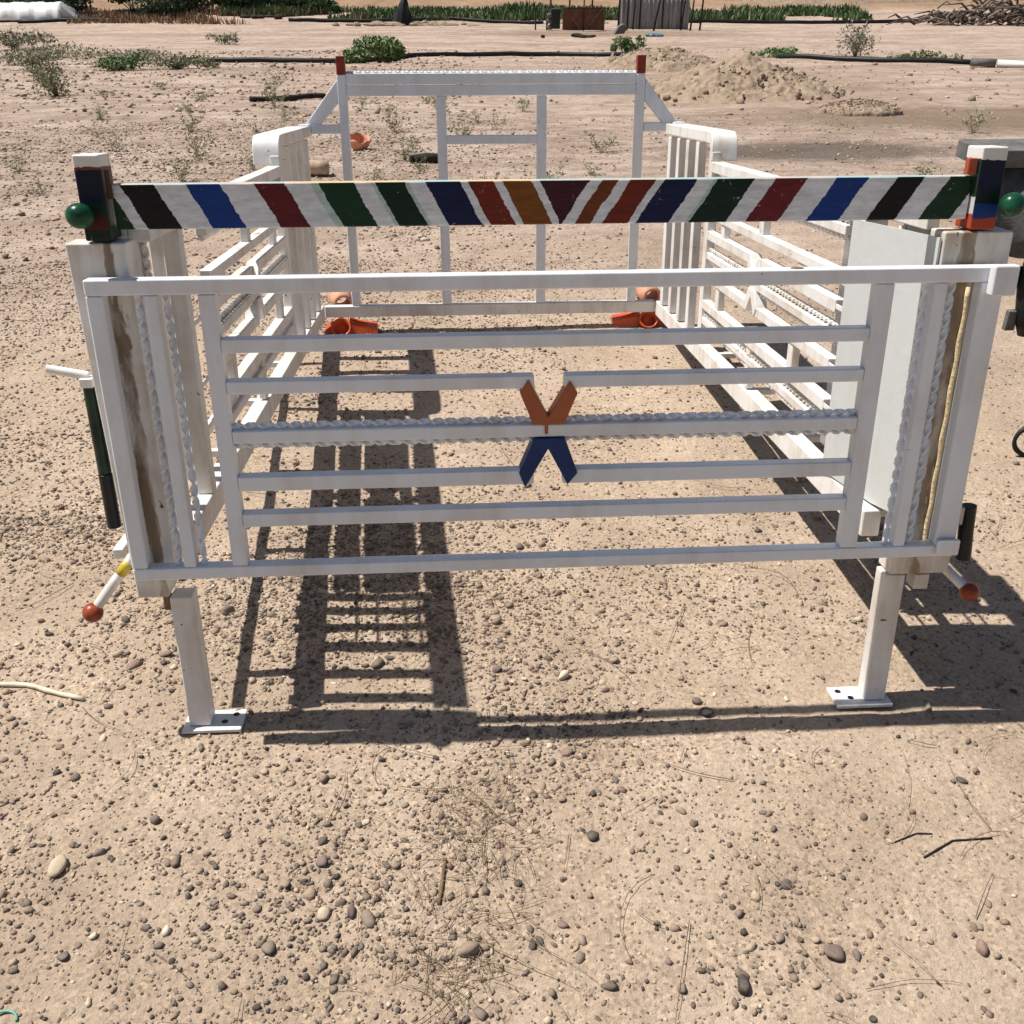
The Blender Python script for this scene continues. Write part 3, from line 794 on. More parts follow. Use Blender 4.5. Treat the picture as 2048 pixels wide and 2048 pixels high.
# ------------------------------------------------------------------ orange pieces under the far end
def drain(x, y, flip, label):
    s = -1 if flip else 1
    z = gz(x, y)
    r = thing('drain_fitting', label, 'drain fitting', (x, y, z), 'orange plastic fittings under the far end')
    ring = MB(); n = 24
    def P(u, v, w): return (s * u, v, w)
    # open round cup facing the camera and up
    ax = Vector((0, -.78, .62)).normalized(); a = Vector((1, 0, 0)); b = ax.cross(a)
    c0 = Vector((0, .02, .004)); c1 = c0 + ax * .055
    vs = []
    for cc, rr in ((c0, .036), (c1, .042), (c1, .036), (c0 + ax * .012, .030)):
        for k in range(n):
            t = 2 * PI * k / n; q = cc + a * rr * math.cos(t) + b * rr * math.sin(t); vs.append(P(*q))
    fs = [(j * n + k, j * n + (k + 1) % n, (j + 1) * n + (k + 1) % n, (j + 1) * n + k) for j in range(3) for k in range(n)] + [tuple(3 * n + k for k in range(n))]
    ring.add(vs, fs).build('cup', M['orangeplastic'], r, smooth=True)
    # ribbed wedge
    w = MB()
    x0, x1 = -.150, -.034
    w.add([P(x0, -.012, .0), P(x1, -.012, .0), P(x1, .055, .0), P(x0, .055, .0), P(x0, -.004, .022), P(x1, -.002, .044), P(x1, .050, .048), P(x0, .050, .030)],
          [(0, 3, 2, 1), (4, 5, 6, 7), (0, 1, 5, 4), (1, 2, 6, 5), (2, 3, 7, 6), (3, 0, 4, 7)])
    for yy in (.004, .022, .040):
        w.add([P(x0 + .02, yy + .003, .026), P(x1, yy - .003, .046), P(x1, yy + .009, .046), P(x1, yy + .003, .058), P(x0 + .02, yy + .0035, .0265)], [(0, 1, 3), (1, 2, 3), (2, 4, 3), (0, 3, 4)])
    w.build('ribbed_wedge', M['orangeplastic'], r, .0015)
    st = MB().add([P(.030, -.006, 0), P(.076, -.020, 0), P(.076, .04, 0), P(.030, .05, 0), P(.030, .004, .046), P(.066, -.008, .022), P(.066, .035, .03), P(.030, .046, .05)],
                  [(0, 3, 2, 1), (4, 5, 6, 7), (0, 1, 5, 4), (1, 2, 6, 5), (2, 3, 7, 6), (3, 0, 4, 7)])
    st.build('side_foot', M['orangeplastic'], r, .002)
    return r
drain(.160, 2.375, True, 'orange plastic drain fitting under the left far corner of the white rack')
drain(1.468, 2.385, False, 'orange plastic drain fitting under the right far corner of the white rack')
def claypipe(x, y, rot, label):
    n = 18; r = thing('clay_pipe', label, 'clay pipe', (x, y, gz(x, y)), 'short clay pipes behind the headboard')
    r.rotation_euler = (0, 0, rot)
    mb = MB(); prof = [(0, .030), (.0, .042), (.03, .044), (.09, .050), (.15, .052), (.15, .040), (.02, .030)]
    vs = [(pr * math.cos(2 * PI * k / n), d, .047 + pr * math.sin(2 * PI * k / n)) for d, pr in prof for k in range(n)]
    fs = [(j * n + k, j * n + (k + 1) % n, ((j + 1) % len(prof)) * n + (k + 1) % n, ((j + 1) % len(prof)) * n + k) for j in range(len(prof)) for k in range(n)]
    mb.add(vs, fs).build('pipe_body', M['paleclay'], r, smooth=True)
    MB().sweep([(-.050, .02, .004), (.056, .02, .004)], .010, 8).build('pipe_foot', M['paleclay'], r, smooth=True)
claypipe(.150, 2.60, .25, 'pinkish clay pipe with open end behind the left foot of the headboard')
claypipe(1.530, 2.62, .1, 'brown topped clay pipe behind the right foot of the headboard')

# ------------------------------------------------------------------ small things near and middle
bent_stick('wood_stick', [(-.52, .175), (-.36, .160), (-.212, .098)], .0055, M['palewood'], 'bleached bare stick lying left of the front left leg')
bent_stick('stick', [(-1.55, 10.1), (-1.1, 10.4), (-.80, 10.7)], .03, M['darkwood'], 'dark thin branch lying behind the left side of the rack')
bent_stick('twig', [(.585, -.48), (.592, -.42), (.597, -.38)], .0038, M['twig'], 'short grey twig in the tangle of dry stalks in front')
bent_stick('twig', [(1.49, -.43), (1.56, -.395), (1.64, -.392)], .0020, M['darkwood'], 'dark crossed twig on bare sand at the front right')
bent_stick('twig', [(1.45, -.39), (1.50, -.372), (1.53, -.375)], .0016, M['darkwood'], 'small dark twig beside the crossed twig at front right')
def P_(px): return px
# single stones, measured on the ground
for a in ((.635, -.575, .0205, .38, 'tan stone largest of all, at the lower end of the stalk tangle'),
          (1.085, -.665, .0165, .02, 'dark grey oval stone on the sand, front middle right'),
          (1.255, -.615, .0175, .60, 'smooth grey oval stone right of the dark oval stone'),
          (1.225, -.835, .0165, .70, 'purple brown round stone near the bottom, right of centre'),
          (1.00, -.955, .019, .0, 'black angular stone at the bottom edge, right of centre'),
          (.855, -.985, .017, .58, 'grey flat stone at the bottom beside the black one'),
          (.43, -.92, .0155, .96, 'cream rounded stone at the bottom, left of centre'),
          (.235, -.76, .0155, .55, 'blue grey oval stone front left of centre'),
          (.87, .115, .0150, .97, 'pale cream pebble on the sunlit sand between the legs'),
          (1.16, .02, .0145, .22, 'brown pebble beside a dark one near the front shadow'),
          (1.175, -.02, .0145, .03, 'dark pebble beside the brown one near the front shadow'),
          (.045, .42, .019, .30, 'brown stone right of the left leg, at the edge of the ladder shadow'),
          (-.115, -.36, .0195, .90, 'cream angular stone left of the front left foot'),
          (1.51, -.62, .0145, .68, 'purple brown stone on the bare sand at the right'),
          (1.37, -1.045, .0165, .66, 'flat purple stone at the bottom right'),
          (1.555, -1.02, .0140, .86, 'tan pebble at the bottom right next to a curved twig'),
          (-.20, -.66, .0160, .15, 'dark brown stone near the left edge at the front')):
    stone(*a)
# faded green plastic ring
r = MB(); n = 26
pth = [(.022 * math.cos(2 * PI * k / n * .92), .018 * math.sin(2 * PI * k / n * .92), .004) for k in range(n)]
ro = r.sweep(pth, .0022, 7).build('plastic_ring', M['teal'], smooth=True)
ro.location = (-.105, -.660, gz(-.105, -.660)); tag(ro, 'faded green plastic ring on the gravel at the front left', 'ring')

# broken clay pot
def pot():
    n = 28; mb = MB(); vs = []; rows = [(.05, 0), (.085, .02), (.11, .06), (.118, .10), (.112, .14)]
    rows2 = [(.104, .14), (.11, .10), (.10, .06), (.078, .025), (.0001, .015)]
    allr = rows + rows2
    for j, (rr, z) in enumerate(allr):
        for k in range(n):
            t = 2 * PI * k / n
            cut = .075 * (0.5 + 0.5 * math.cos(t - 3.6)) + .012 * math.sin(5 * t)
            zz = min(z, .15 - cut) if z > .05 else z
            vs.append((rr * math.cos(t), rr * math.sin(t), zz))
    fs = [(j * n + k, j * n + (k + 1) % n, (j + 1) * n + (k + 1) % n, (j + 1) * n + k) for j in range(len(allr) - 1) for k in range(n)]
    fs.append(tuple(range(n - 1, -1, -1)))
    o = mb.add(vs, fs).build('clay_pot', M['clay'], smooth=True)
    o.location = (-.08, 6.35, gz(-.08, 6.35)); o.rotation_euler = (.15, .25, .9); o.scale = (.72, .72, .85)
    tag(o, 'broken orange clay pot on the ground behind the headboard', 'pot')
pot()
lg = MB().sweep([(-.16, 0, .05), (-.05, .01, .052), (.08, .0, .05), (.16, -.01, .046)], [.042, .05, .05, .044], 10).build('log', flat_mat('pale_log', (.48, .36, .24), .9, .3, 18), smooth=True)
lg.location = (-.36, 5.40, gz(-.36, 5.4)); tag(lg, 'short pale log on the ground behind the left end cap', 'log')
bd = MB().sweep([(-.13, 0, .03), (0, .01, .035), (.13, .0, .03)], [.025, .035, .03], 8).build('charred_stub', M['darkwood'], smooth=True)
bd.location = (.47, 5.8, gz(.47, 5.8)); tag(bd, 'charred black wood piece beside a green weed behind the headboard', 'wood piece')

# ------------------------------------------------------------------ dark bundle at the right edge
bx = thing('covered_stand', 'dark cloth bundle on a stand with grey board and black straps at the right edge', 'covered stand', (2.62, 1.15, gz(2.62, 1.15)))
def cloth():
    nu, nv = 40, 30; vs = []; fs = []
    for j in range(nv + 1):
        for i in range(nu):
            t = 2 * PI * i / nu; v_ = j / nv
            zz = .70 + .225 * v_
            rx = .44 * (1 - .25 * v_ ** 3) + .028 * math.sin(5 * t + 6 * v_) + .015 * math.sin(11 * t - 9 * v_)
            ry = .24 * (1 - .2 * v_ ** 3) + .018 * math.sin(7 * t + 4 * v_)
            lean = -.06 * v_
            vs.append((rx * math.cos(t) + lean, ry * math.sin(t), zz + .02 * math.sin(3 * t + 1) * (1 - v_)))
    for j in range(nv):
        for i in range(nu):
            fs.append((j * nu + i, j * nu + (i + 1) % nu, (j + 1) * nu + (i + 1) % nu, (j + 1) * nu + i))
    fs.append(tuple(range(nu - 1, -1, -1))); fs.append(tuple(nv * nu + i for i in range(nu)))
    MB().add(vs, fs).build('cloth', M['cloth'], bx, smooth=True)
cloth()
MB().box(-.535, .40, -.07, .09, .925, .972).build('board', M['grey'], bx, .004)
for x in (.10, .42):
    MB().sweep([(x, .0, .0), (x, .0, .70)], .022, 10).build('stand_leg', M['darksteel'], bx, smooth=True)
MB().sweep([(-.30, -.06, .70), (-.32, -.10, .60), (-.31, -.11, .50), (-.30, -.11, .46)], [.03, .035, .03, .022], 8).build('strap', M['blackpipe'], bx, smooth=True)
MB().sweep([(-.27, -.05, .62), (-.36, -.06, .615), (-.39, -.07, .60)], [.03, .032, .02], 8).build('strap', M['blackpipe'], bx, smooth=True)
MB().box(-.365, -.335, -.11, -.09, .47, .53).build('buckle', M['grey'], bx, .003)
lpp = []
for k in range(30):
    t = k / 29; a = -1.9 - 3.4 * t
    lpp.append((.02 + .085 * math.cos(a), .03 + .03 * t, .085 + .085 * math.sin(a)))
lp = MB().sweep(lpp, [.010 + .002 * math.sin(k * .4) for k in range(30)], 9).build('cable_loop', M['blackpipe'], smooth=True)
lp.location = (2.50, 1.10, gz(2.50, 1.10)); lp.scale = (.8, .8, .62); tag(lp, 'black rubber cable loop on the sand at the right edge', 'cable')

# ------------------------------------------------------------------ vegetation
def leaf_cloud(n, rx, ry, rz, leaf, seed, holes=0.25, base=0.0, lean=0.0):
    g = np.random.default_rng(seed)
    k = 9
    cs = np.stack([g.normal(0, .45, k) * rx, g.normal(0, .45, k) * ry, g.uniform(.25, .85, k) * rz], -1)
    rs = g.uniform(.28, .5, k)
    idx = g.integers(0, k, n)
    d = g.normal(0, 1, (n, 3)); d /= np.linalg.norm(d, axis=1)[:, None]
    rad = g.uniform(0.2, 1, n) ** .5
    c = cs[idx] + d * rad[:, None] * rs[idx][:, None] * np.array([rx, ry, rz])
    c[:, 2] = np.abs(c[:, 2]) + base
    a = g.normal(0, 1, (n, 3)); a[:, 2] += .5; a /= np.linalg.norm(a, axis=1)[:, None]
    b = np.cross(a, g.normal(0, 1, (n, 3))); b /= np.linalg.norm(b, axis=1)[:, None]
    l = leaf * g.uniform(.6, 1.5, n)
    V = np.stack([c - b * l[:, None] * .25, c + a * l[:, None] * .55, c + b * l[:, None] * .25, c - a * l[:, None] * .55], 1).reshape(-1, 3)
    F = np.arange(4 * n).reshape(n, 4)
    t = np.clip(.5 + .2 * g.normal(0, 1, k)[idx] + .2 * g.normal(0, 1, n), 0, 1)
    return V, F, np.repeat(t, 4)

def stem_fan(n, spread, height, w, seed, leaves=8, leaf=.02):
    """sparse weed: thin stems from one root with small leaves"""
    g = np.random.default_rng(seed); V = []; F = []; T = []
    for i in range(n):
        a = g.uniform(0, 2 * PI); s = spread * g.uniform(.2, 1); h = height * g.uniform(.5, 1)
        p0 = np.array([g.normal(0, .03 * spread), g.normal(0, .03 * spread), -.005])
        p1 = np.array([math.cos(a) * s * .45, math.sin(a) * s * .45, h * .6])
        p2 = np.array([math.cos(a) * s, math.sin(a) * s, h * g.uniform(.75, 1.05)])
        tt = g.uniform(0, 1)
        prev = None; K = 5
        side = np.array([-math.sin(a), math.cos(a), 0])
        pts = [(1 - t) ** 2 * p0 + 2 * t * (1 - t) * p1 + t * t * p2 for t in np.linspace(0, 1, K)]
        o = len(V)
        for j, p in enumerate(pts):
            ww = w * (1 - .7 * j / K)
            V += [p - side * ww, p + side * ww]
            T += [tt * .5, tt * .5]
        for j in range(K - 1): F.append((o + 2 * j, o + 2 * j + 1, o + 2 * j + 3, o + 2 * j + 2))
        for q in range(leaves):
            t = g.uniform(.25, 1); p = (1 - t) ** 2 * p0 + 2 * t * (1 - t) * p1 + t * t * p2
            d = g.normal(0, 1, 3); d[2] = abs(d[2]) * .6; d /= np.linalg.norm(d)
            e = np.cross(d, g.normal(0, 1, 3)); e /= np.linalg.norm(e)
            l = leaf * g.uniform(.5, 1.5); o = len(V)
            V += [p, p + d * l * .5 + e * l * .16, p + d * l, p + d * l * .5 - e * l * .16]
            T += [min(1, tt * .6 + g.uniform(0, .5))] * 4; F.append((o, o + 1, o + 2, o + 3))
    return np.array(V), np.array(F), np.array(T)

def plant(name, x, y, data, mat, label, cat, group=None, extra=None):
    o = np_mesh(name, data[0], data[1], mat, data[2])
    o.location = (x, y, gz(x, y) - .003)
    return tag(o, label, cat, group)

def shrub(name, x, y, foliage, stem, mat, label, cat, group=None):
    r = thing(name, label, cat, (x, y, gz(x, y) - .01), group)
    np_mesh('foliage', foliage[0], foliage[1], mat, foliage[2], parent=r)
    np_mesh('stems', stem[0], stem[1], M['greyshrub'], stem[2], parent=r)
    return r
shrub('bush', -.576, 17.5, leaf_cloud(2600, .66, .45, .36, .075, 1), stem_fan(26, .5, .42, .006, 2, 2, .05), M['bushgreen'], 'dense green low bush behind the left headboard post', 'bush')
shrub('bush', 4.38, 20.4, leaf_cloud(1200, .30, .26, .28, .06, 3), stem_fan(16, .3, .3, .006, 4, 2, .05), M['bushgreen'], 'small bright green bush behind the right headboard post', 'bush')
shrub('shrub', 8.35, 18.4, leaf_cloud(500, .42, .35, .55, .045, 5), stem_fan(46, .5, .62, .007, 6, 10, .05), M['greyshrub'], 'grey twiggy dry shrub behind the black pipe at the right', 'shrub')
shrub('weed_patch', 8.9, 16.9, leaf_cloud(900, .85, .22, .14, .06, 7), stem_fan(30, .8, .16, .006, 8, 6, .05), M['olive'], 'low olive weeds growing along the black pipe at right', 'weeds')
shrub('weed_patch', 6.9, 18.5, leaf_cloud(500, .55, .18, .14, .06, 9), stem_fan(20, .5, .16, .006, 10, 6, .05), M['bushgreen'], 'low green weeds at the left end of the right black pipe', 'weeds')
shrub('weed_patch', -4.6, 15.6, leaf_cloud(1100, .50, .36, .20, .05, 11), stem_fan(50, .6, .26, .006, 12, 8, .05), M['bushgreen'], 'dark green weed clump at the left end of the long black pipe', 'weeds')
shrub('weed_patch', -3.75, 16.0, leaf_cloud(900, .62, .36, .17, .05, 13), stem_fan(60, .8, .28, .006, 14, 8, .05), M['olive'], 'olive brown weed clump beside the dark green one', 'weeds')
shrub('weed_patch', -5.3, 14.4, leaf_cloud(320, .38, .30, .14, .045, 15), stem_fan(40, .45, .20, .005, 16, 8, .05), M['olive'], 'pale olive weed left of the dark green weed clump', 'weeds')
shrub('weed_patch', -4.02, 11.2, leaf_cloud(380, .24, .20, .26, .035, 17), stem_fan(60, .3, .34, .003, 18, 8, .04), M['olive'], 'upright olive weed standing alone near the left edge', 'weeds')
shrub('weed_patch', -6.6, 17.4, leaf_cloud(700, .75, .5, .18, .05, 19), stem_fan(80, .9, .24, .006, 20, 8, .05), M['olive'], 'wide yellowish weed patch at the far left, front one', 'weeds')
shrub('weed_patch', -6.9, 19.6, leaf_cloud(700, 1.0, .5, .20, .05, 21), stem_fan(70, 1.1, .26, .006, 22, 8, .05), M['olive'], 'yellowish weed patch at the far left, behind the front one', 'weeds')
shrub('weed_patch', -5.4, 19.0, leaf_cloud(600, .9, .4, .16, .05, 23), stem_fan(60, 1.0, .22, .006, 24, 8, .05), M['olive'], 'low olive weed patch right of the yellowish patches', 'weeds')
shrub('weed_patch', -9.0, 23.0, leaf_cloud(900, .8, .6, .40, .06, 25), stem_fan(60, .9, .5, .007, 26, 8, .05), M['greyshrub'], 'tall grey brown weed at the left edge of the yard', 'weeds')
shrub('weed_patch', -4.9, 25.5, leaf_cloud(300, .5, .4, .25, .06, 27), stem_fan(20, .5, .3, .006, 28, 8, .05), M['greyshrub'], 'small grey weed on the pale track at the left', 'weeds')

# many small sparse weeds on the pale ground
variants = [stem_fan(int(rng.integers(14, 26)), rng.uniform(.13, .22), rng.uniform(.09, .19), .0013, 200 + i, 8, .022) for i in range(8)]
vm = []
for i, d in enumerate(variants):
    me_o = np_mesh('small_weed', d[0], d[1], M['olive'], d[2]); vm.append(me_o)
first = [True] * 8
WPOS = [(-1.95, 4.9), (-1.7, 5.35), (-1.45, 4.75), (-2.35, 5.6), (-1.15, 5.2), (-2.9, 6.3), (-1.9, 6.4), (-1.25, 6.15), (-2.3, 7.2), (-3.3, 7.6), (-1.6, 7.5), (-.9, 6.9),
        (-2.7, 8.6), (-3.9, 8.9), (-1.9, 8.8), (-.9, 8.3), (-4.6, 10.0), (-3.2, 10.4), (-2.1, 10.2), (-1.2, 9.6), (-5.3, 11.6), (-3.1, 12.4), (-1.6, 12.1), (-6.2, 13.4), (-4.9, 13.2),
        (.15, 7.4), (.35, 6.4), (.05, 8.6), (.55, 8.9), (.42, 5.5), (.12, 5.2), (.75, 6.9), (1.05, 7.5), (1.6, 5.3), (1.3, 5.0), (.9, 4.9), (.30, 5.9), (1.8, 6.2), (-.3, 9.7), (.5, 10.3),
        (-2.25, 4.3), (.46, 2.18), (3.9, 5.2), (5.1, 7.0), (-.75, 5.6), (-2.6, 5.0), (-3.4, 6.7), (-4.3, 7.9), (.9, 8.0), (1.4, 9.2)]
def side_word(x, y):
    if y < 3: return 'small green weed inside the white rack on the sand'
    if x > 3: return 'small dry weed on the bare ground at the far right' if y < 6 else 'small dry weed near the dug earth at the right'
    if x > -.5: return 'small sparse olive weed seen through the headboard'
    if y < 7: return 'small sparse olive weed left of the rack in the middle ground'
    return 'small sparse olive weed on the pale ground further off at left'
for i, (x, y) in enumerate(WPOS):
    k = i % 8
    if first[k]: o = vm[k]; first[k] = False
    else:
        o = vm[k].copy(); COL.objects.link(o)
    s = 1.0 + .07 * max(0, y - 5) + .25 * math.sin(i * 2.1)
    if y < 3: s = .8
    o.location = (x, y, gz(x, y) - .003); o.rotation_euler = (0, 0, i * 1.7); o.scale = (s, s, s * (1.1 if i % 3 else .8))
    tag(o, side_word(x, y), 'weed', 'sparse weeds on the pale ground')

# strip of grass at the back
def blades(n, x0, x1, y0, y1, h0, h1, w, seed):
    g = np.random.default_rng(seed)
    x = g.uniform(x0, x1, n); y = g.uniform(y0, y1, n)
    dens = fbm(x * .25, y * .6, 77, 4); keep = dens > -.16
    x, y = x[keep], y[keep]; n = len(x); z = ground_z(x, y) - .02
    h = g.uniform(h0, h1, n) * (1 + 1.2 * np.clip(fbm(x * .5, y * .5, 5, 3), -.4, .5)); a = g.uniform(0, 2 * PI, n); dx, dy = np.cos(a) * w, np.sin(a) * w
    lx, ly = g.normal(0, .25, n) * h, g.normal(0, .25, n) * h
    V = np.stack([np.stack([x - dx, y - dy, z], -1), np.stack([x + dx, y + dy, z], -1), np.stack([x + lx + dx * .3, y + ly + dy * .3, z + h], -1), np.stack([x + lx - dx * .3, y + ly - dy * .3, z + h * .95], -1)], 1).reshape(-1, 3)
    return V, np.arange(4 * n).reshape(n, 4), np.repeat(np.clip(g.normal(.45, .25, n) + .6 * fbm(x * .3, y * .3, 8, 2), 0, 1), 4)
d = blades(15000, -9, 19, 44.7, 46.9, .14, .36, .05, 61)
o = np_mesh('grass_strip', d[0], d[1], M['cropgrass'], d[2]); o['kind'] = 'stuff'; tag(o, 'strip of green grass along the far edge of the yard', 'grass')
d = blades(5000, -15, -3, 44.2, 46.6, .10, .3, .04, 62)
o = np_mesh('dry_grass', d[0], d[1], M['dryweed'], d[2]); o['kind'] = 'stuff'; tag(o, 'dry reddish grass around the far green strip', 'dry grass')
hz = [(-19.5, 46.9, 3.0, .9, 'darkest bush, behind the white plastic tunnel'), (-16.2, 47.2, 2.6, 1.0, 'dark bush rising behind the right end of the white tunnel'), (-13.0, 46.9, 2.2, 1.1, 'broad green bush right of the white tunnel'),
      (-10.4, 46.8, 2.0, 1.0, 'green bush in the middle of the far hedge row'), (-7.9, 46.9, 1.7, .75, 'smaller green bush near the end of the far hedge row'), (-5.6, 46.6, 1.2, .5, 'low green bush at the right end of the far hedge row')]
for i, (x, y, r_, h, lab) in enumerate(hz):
    shrub('hedge_bush', x, y, leaf_cloud(6500, r_ * 1.15, 1.0, h * 1.5, .17, 300 + i), stem_fan(24, r_ * .8, h, .02, 320 + i, 3, .1), M['hedge'], lab, 'bush', 'bushes of the far hedge row')

# ------------------------------------------------------------------ background things
def ground_pipe(pts, r, mat, label, name='irrigation_pipe'):
    fine = []
    for a, b in zip(pts[:-1], pts[1:]):
        k = max(2, int(math.hypot(b[0] - a[0], b[1] - a[1]) / .4))
        for t in np.linspace(0, 1, k, endpoint=False): fine.append((a[0] + (b[0] - a[0]) * t, a[1] + (b[1] - a[1]) * t))
    fine.append(pts[-1]); p0 = fine[0]; z0 = gz(*p0)
    path = [(x - p0[0], y - p0[1], max(gz(x, y), float(slope(y)) - .03) - z0 + r * .9) for x, y in fine]
    o = MB().sweep(path, r, 8).build(name, mat, smooth=True); o.location = (p0[0], p0[1], z0)
    return tag(o, label, 'pipe')
ground_pipe([(-3.9, 17.9), (-3.2, 17.75), (-1.2, 17.6), (.2, 19.4), (1.4, 19.9), (2.8, 20.05), (3.6, 19.6), (4.6, 19.3)], .042, M['blackpipe'], 'long black pipe on the ground behind the headboard')
ground_pipe([(6.75, 18.1), (7.6, 17.3), (8.2, 16.7), (9.1, 16.3), (9.6, 16.0)], .042, M['blackpipe'], 'black pipe on the ground behind the dirt mounds at right')
w1 = thing('white_pipe', 'white plastic pipe end lying at the right edge', 'pipe', (9.62, 15.45, gz(9.62, 15.45)))
MB().sweep([(0, 0, .06), (1.4, -.75, .06)], .055, 10).build('tube', M['whitepipe'], w1, smooth=True)
MB().sweep([(-.36, .20, .06), (-.02, .012, .06)], .064, 10).build('socket', M['grey'], w1, smooth=True)
ground_pipe([(-17, 44.4), (-15.4, 44.6), (-12.6, 44.8), (-11.4, 45.4), (-9.5, 45.2)], .07, M['blackpipe'], 'black pipe in front of the white tunnel at the far left')
ground_pipe([(-6.0, 44.6), (-2.5, 44.4), (.5, 44.9), (3.2, 44.0), (4.6, 43.6)], .07, M['blackpipe'], 'black pipe below the far grass left of the pump')
ground_pipe([(8.8, 43.0), (11.4, 44.2), (15.5, 43.9), (20.8, 44.2)], .07, M['blackpipe'], 'black pipe below the far grass at the right')

# white plastic tunnel
tn = thing('plastic_tunnel', 'low white plastic sheet tunnel before the dark hedge at far left', 'plastic tunnel', (-16.9, 45.3, gz(-16.9, 45.3)))
mb = MB(); vs = []; fs = []; nu, nv = 26, 18
for j in range(nu + 1):
    for i in range(nv + 1):
        a = PI * i / nv
        rr = .62 + .016 * math.sin(j * .9 + i * .5) + .012 * math.sin(j * 2.1)
        u = -1.55 + 3.1 * j / nu
        vs.append((u, rr * 1.1 * math.cos(a), rr * math.sin(a) - .02))
for j in range(nu):
    for i in range(nv): fs.append((j * (nv + 1) + i, (j + 1) * (nv + 1) + i, (j + 1) * (nv + 1) + i + 1, j * (nv + 1) + i + 1))
fs.append(tuple(range(nv + 1))); fs.append(tuple(nu * (nv + 1) + i for i in range(nv, -1, -1)))
mb.add(vs, fs).build('sheet', M['whitetarp'], tn, smooth=True)
MB().prism_xz([(1.56, 0), (2.15, 0), (1.9, .25), (1.6, .52)], -.5, .5).build('end_flap', flat_mat('grey_white_sheet', (.5, .51, .5), .4, .15, 3), tn, .02)

# dark cone of cloth
cn = MB(); n = 12
vs = []
for j in range(8):
    rr = .42 * (1 - j / 7) ** .8 + .02
    for k in range(n): vs.append((rr * math.cos(2 * PI * k / n) * (1 + .2 * math.sin(3 * k + j)) + .03 * j, rr * math.sin(2 * PI * k / n), j * .16))
fs = [(j * n + k, j * n + (k + 1) % n, (j + 1) * n + (k + 1) % n, (j + 1) * n + k) for j in range(7) for k in range(n)] + [tuple(7 * n + k for k in range(n))]
o = cn.add(vs, fs).build('dark_cone', M['blackpipe'], smooth=False); o.location = (-1.25, 42.6, gz(-1.25, 42.6) - .02)
tag(o, 'dark pointed cloth heap standing on the far dirt bank', 'cloth heap')

# rusty double gate
rg = thing('rusty_gate', 'rusty brown double leaf steel gate with diagonal braces', 'gate', (5.13, 34.4, gz(5.13, 34.4)))
for s in (-1, 1):
    lf = MB().box(min(s * .02, s * .70), max(s * .02, s * .70), -.01, .01, .02, .70).build('gate_leaf', M['rustgate'], rg)
    MB().prism_xz([(s * .66, .70), (s * .60, .70), (s * .06, .04), (s * .12, .04)] if s > 0 else [(s * .60, .70), (s * .66, .70), (s * .12, .04), (s * .06, .04)], -.035, -.012).build('brace', M['rust'], lf)
    MB().box(min(s * .02, s * .70), max(s * .02, s * .70), -.03, -.0105, .665, .70).build('gate_rail', M['darksteel'], lf)
    MB().box(min(s * .655, s * .70), max(s * .655, s * .70), -.03, -.0105, .02, .665).build('gate_stile', M['rust'], lf)
MB().box(-.019, .019, -.03, .03, .0, 1.4).build('gate_post', M['darksteel'], rg)
pm = thing('pump_engine', 'dark green pump engine with pipe stack left of the rusty gate', 'pump', (4.15, 35.5, gz(4.15, 35.5)))
MB().box(-.02, .30, -.2, .2, .05, .66).build('pump_casing', M['darksteel'], pm, .02)
for z in (.10, .30, .46):
    MB().sweep([(-.14, -.15, z), (.02, -.15, z)], .075, 12).build('cylinder', M['grey'], pm, smooth=True)
MB().box(-.16, -.10, -.05, .1, .0, .62).build('frame_leg', M['darksteel'], pm, .01)
MB().sweep([(-.02, 0, .66), (-.02, 0, 1.3)], .035, 8).build('exhaust', M['grey'], pm, smooth=True)
MB().box(-.55, -.50, -.02, .03, 0, .68).build('frame_leg', M['darksteel'], pm, .01)

# corrugated screen with leaning poles
sf = thing('sheet_fence', 'grey corrugated sheet screen right of the rusty gate', 'sheet fence', (7.9, 36.6, gz(7.9, 36.6)))
n = 66; vs = []; fs = []
for i in range(n + 1):
    x = -1.25 + 2.45 * i / n
    y = .035 * math.sin(i * 1.5) + .3 * (i / n - .5) * -1
    top = 1.02 + .03 * math.sin(i * .4) + (.02 if (i // 11) % 2 else 0)
    vs += [(x, y, -.02), (x, y, top), (x, y + .012, -.02), (x, y + .012, top)]
for i in range(n):
    a = 4 * i; b = a + 4
    fs += [(a, b, b + 1, a + 1), (a + 2, a + 3, b + 3, b + 2), (a + 1, b + 1, b + 3, a + 3)]
MB().add(vs, fs).build('sheet_panel', M['sheet'], sf)
for (x, w_) in ((-.55, .03), (.25, .03), (.9, .025)):
    MB().box(x - w_, x + w_, -.25, -.19, 0, 1.0).build('batten', M['darkwood'], sf)
POLES = [(6.28, 34.3, 0.0, 1.75, 'tall dark pole at the left edge of the grey sheet screen'), (6.62, 34.6, .0, 1.75, 'dark pole second from the left at the grey sheet screen'),
         (7.45, 34.2, .28, 1.8, 'dark pole leaning right in the middle of the sheet screen'), (8.42, 34.5, .16, 1.8, 'dark pole leaning right at the right end of the screen'),
         (8.68, 34.2, .05, 1.1, 'short dark stake right of the sheet screen'), (9.05, 34.4, .04, 1.75, 'tall thin dark pole rightmost of the screen'),
         (5.55, 35.6, .0, 1.6, 'dark pole behind the right leaf of the rusty gate'), (4.78, 35.6, .0, 1.6, 'dark pole behind the left leaf of the rusty gate'), (7.05, 35.9, .02, 1.7, 'dark pole behind the left part of the screen')]
for x, y, ln, h, lab in POLES:
    o = MB().sweep([(0, 0, -.05), (ln * .5 + .01, 0, h * .5), (ln, 0, h)], [.034, .03, .024], 7).build('pole', M['darkwood'], smooth=True)
    o.location = (x, y, gz(x, y)); tag(o, lab, 'pole', 'dark poles by the rusty gate')
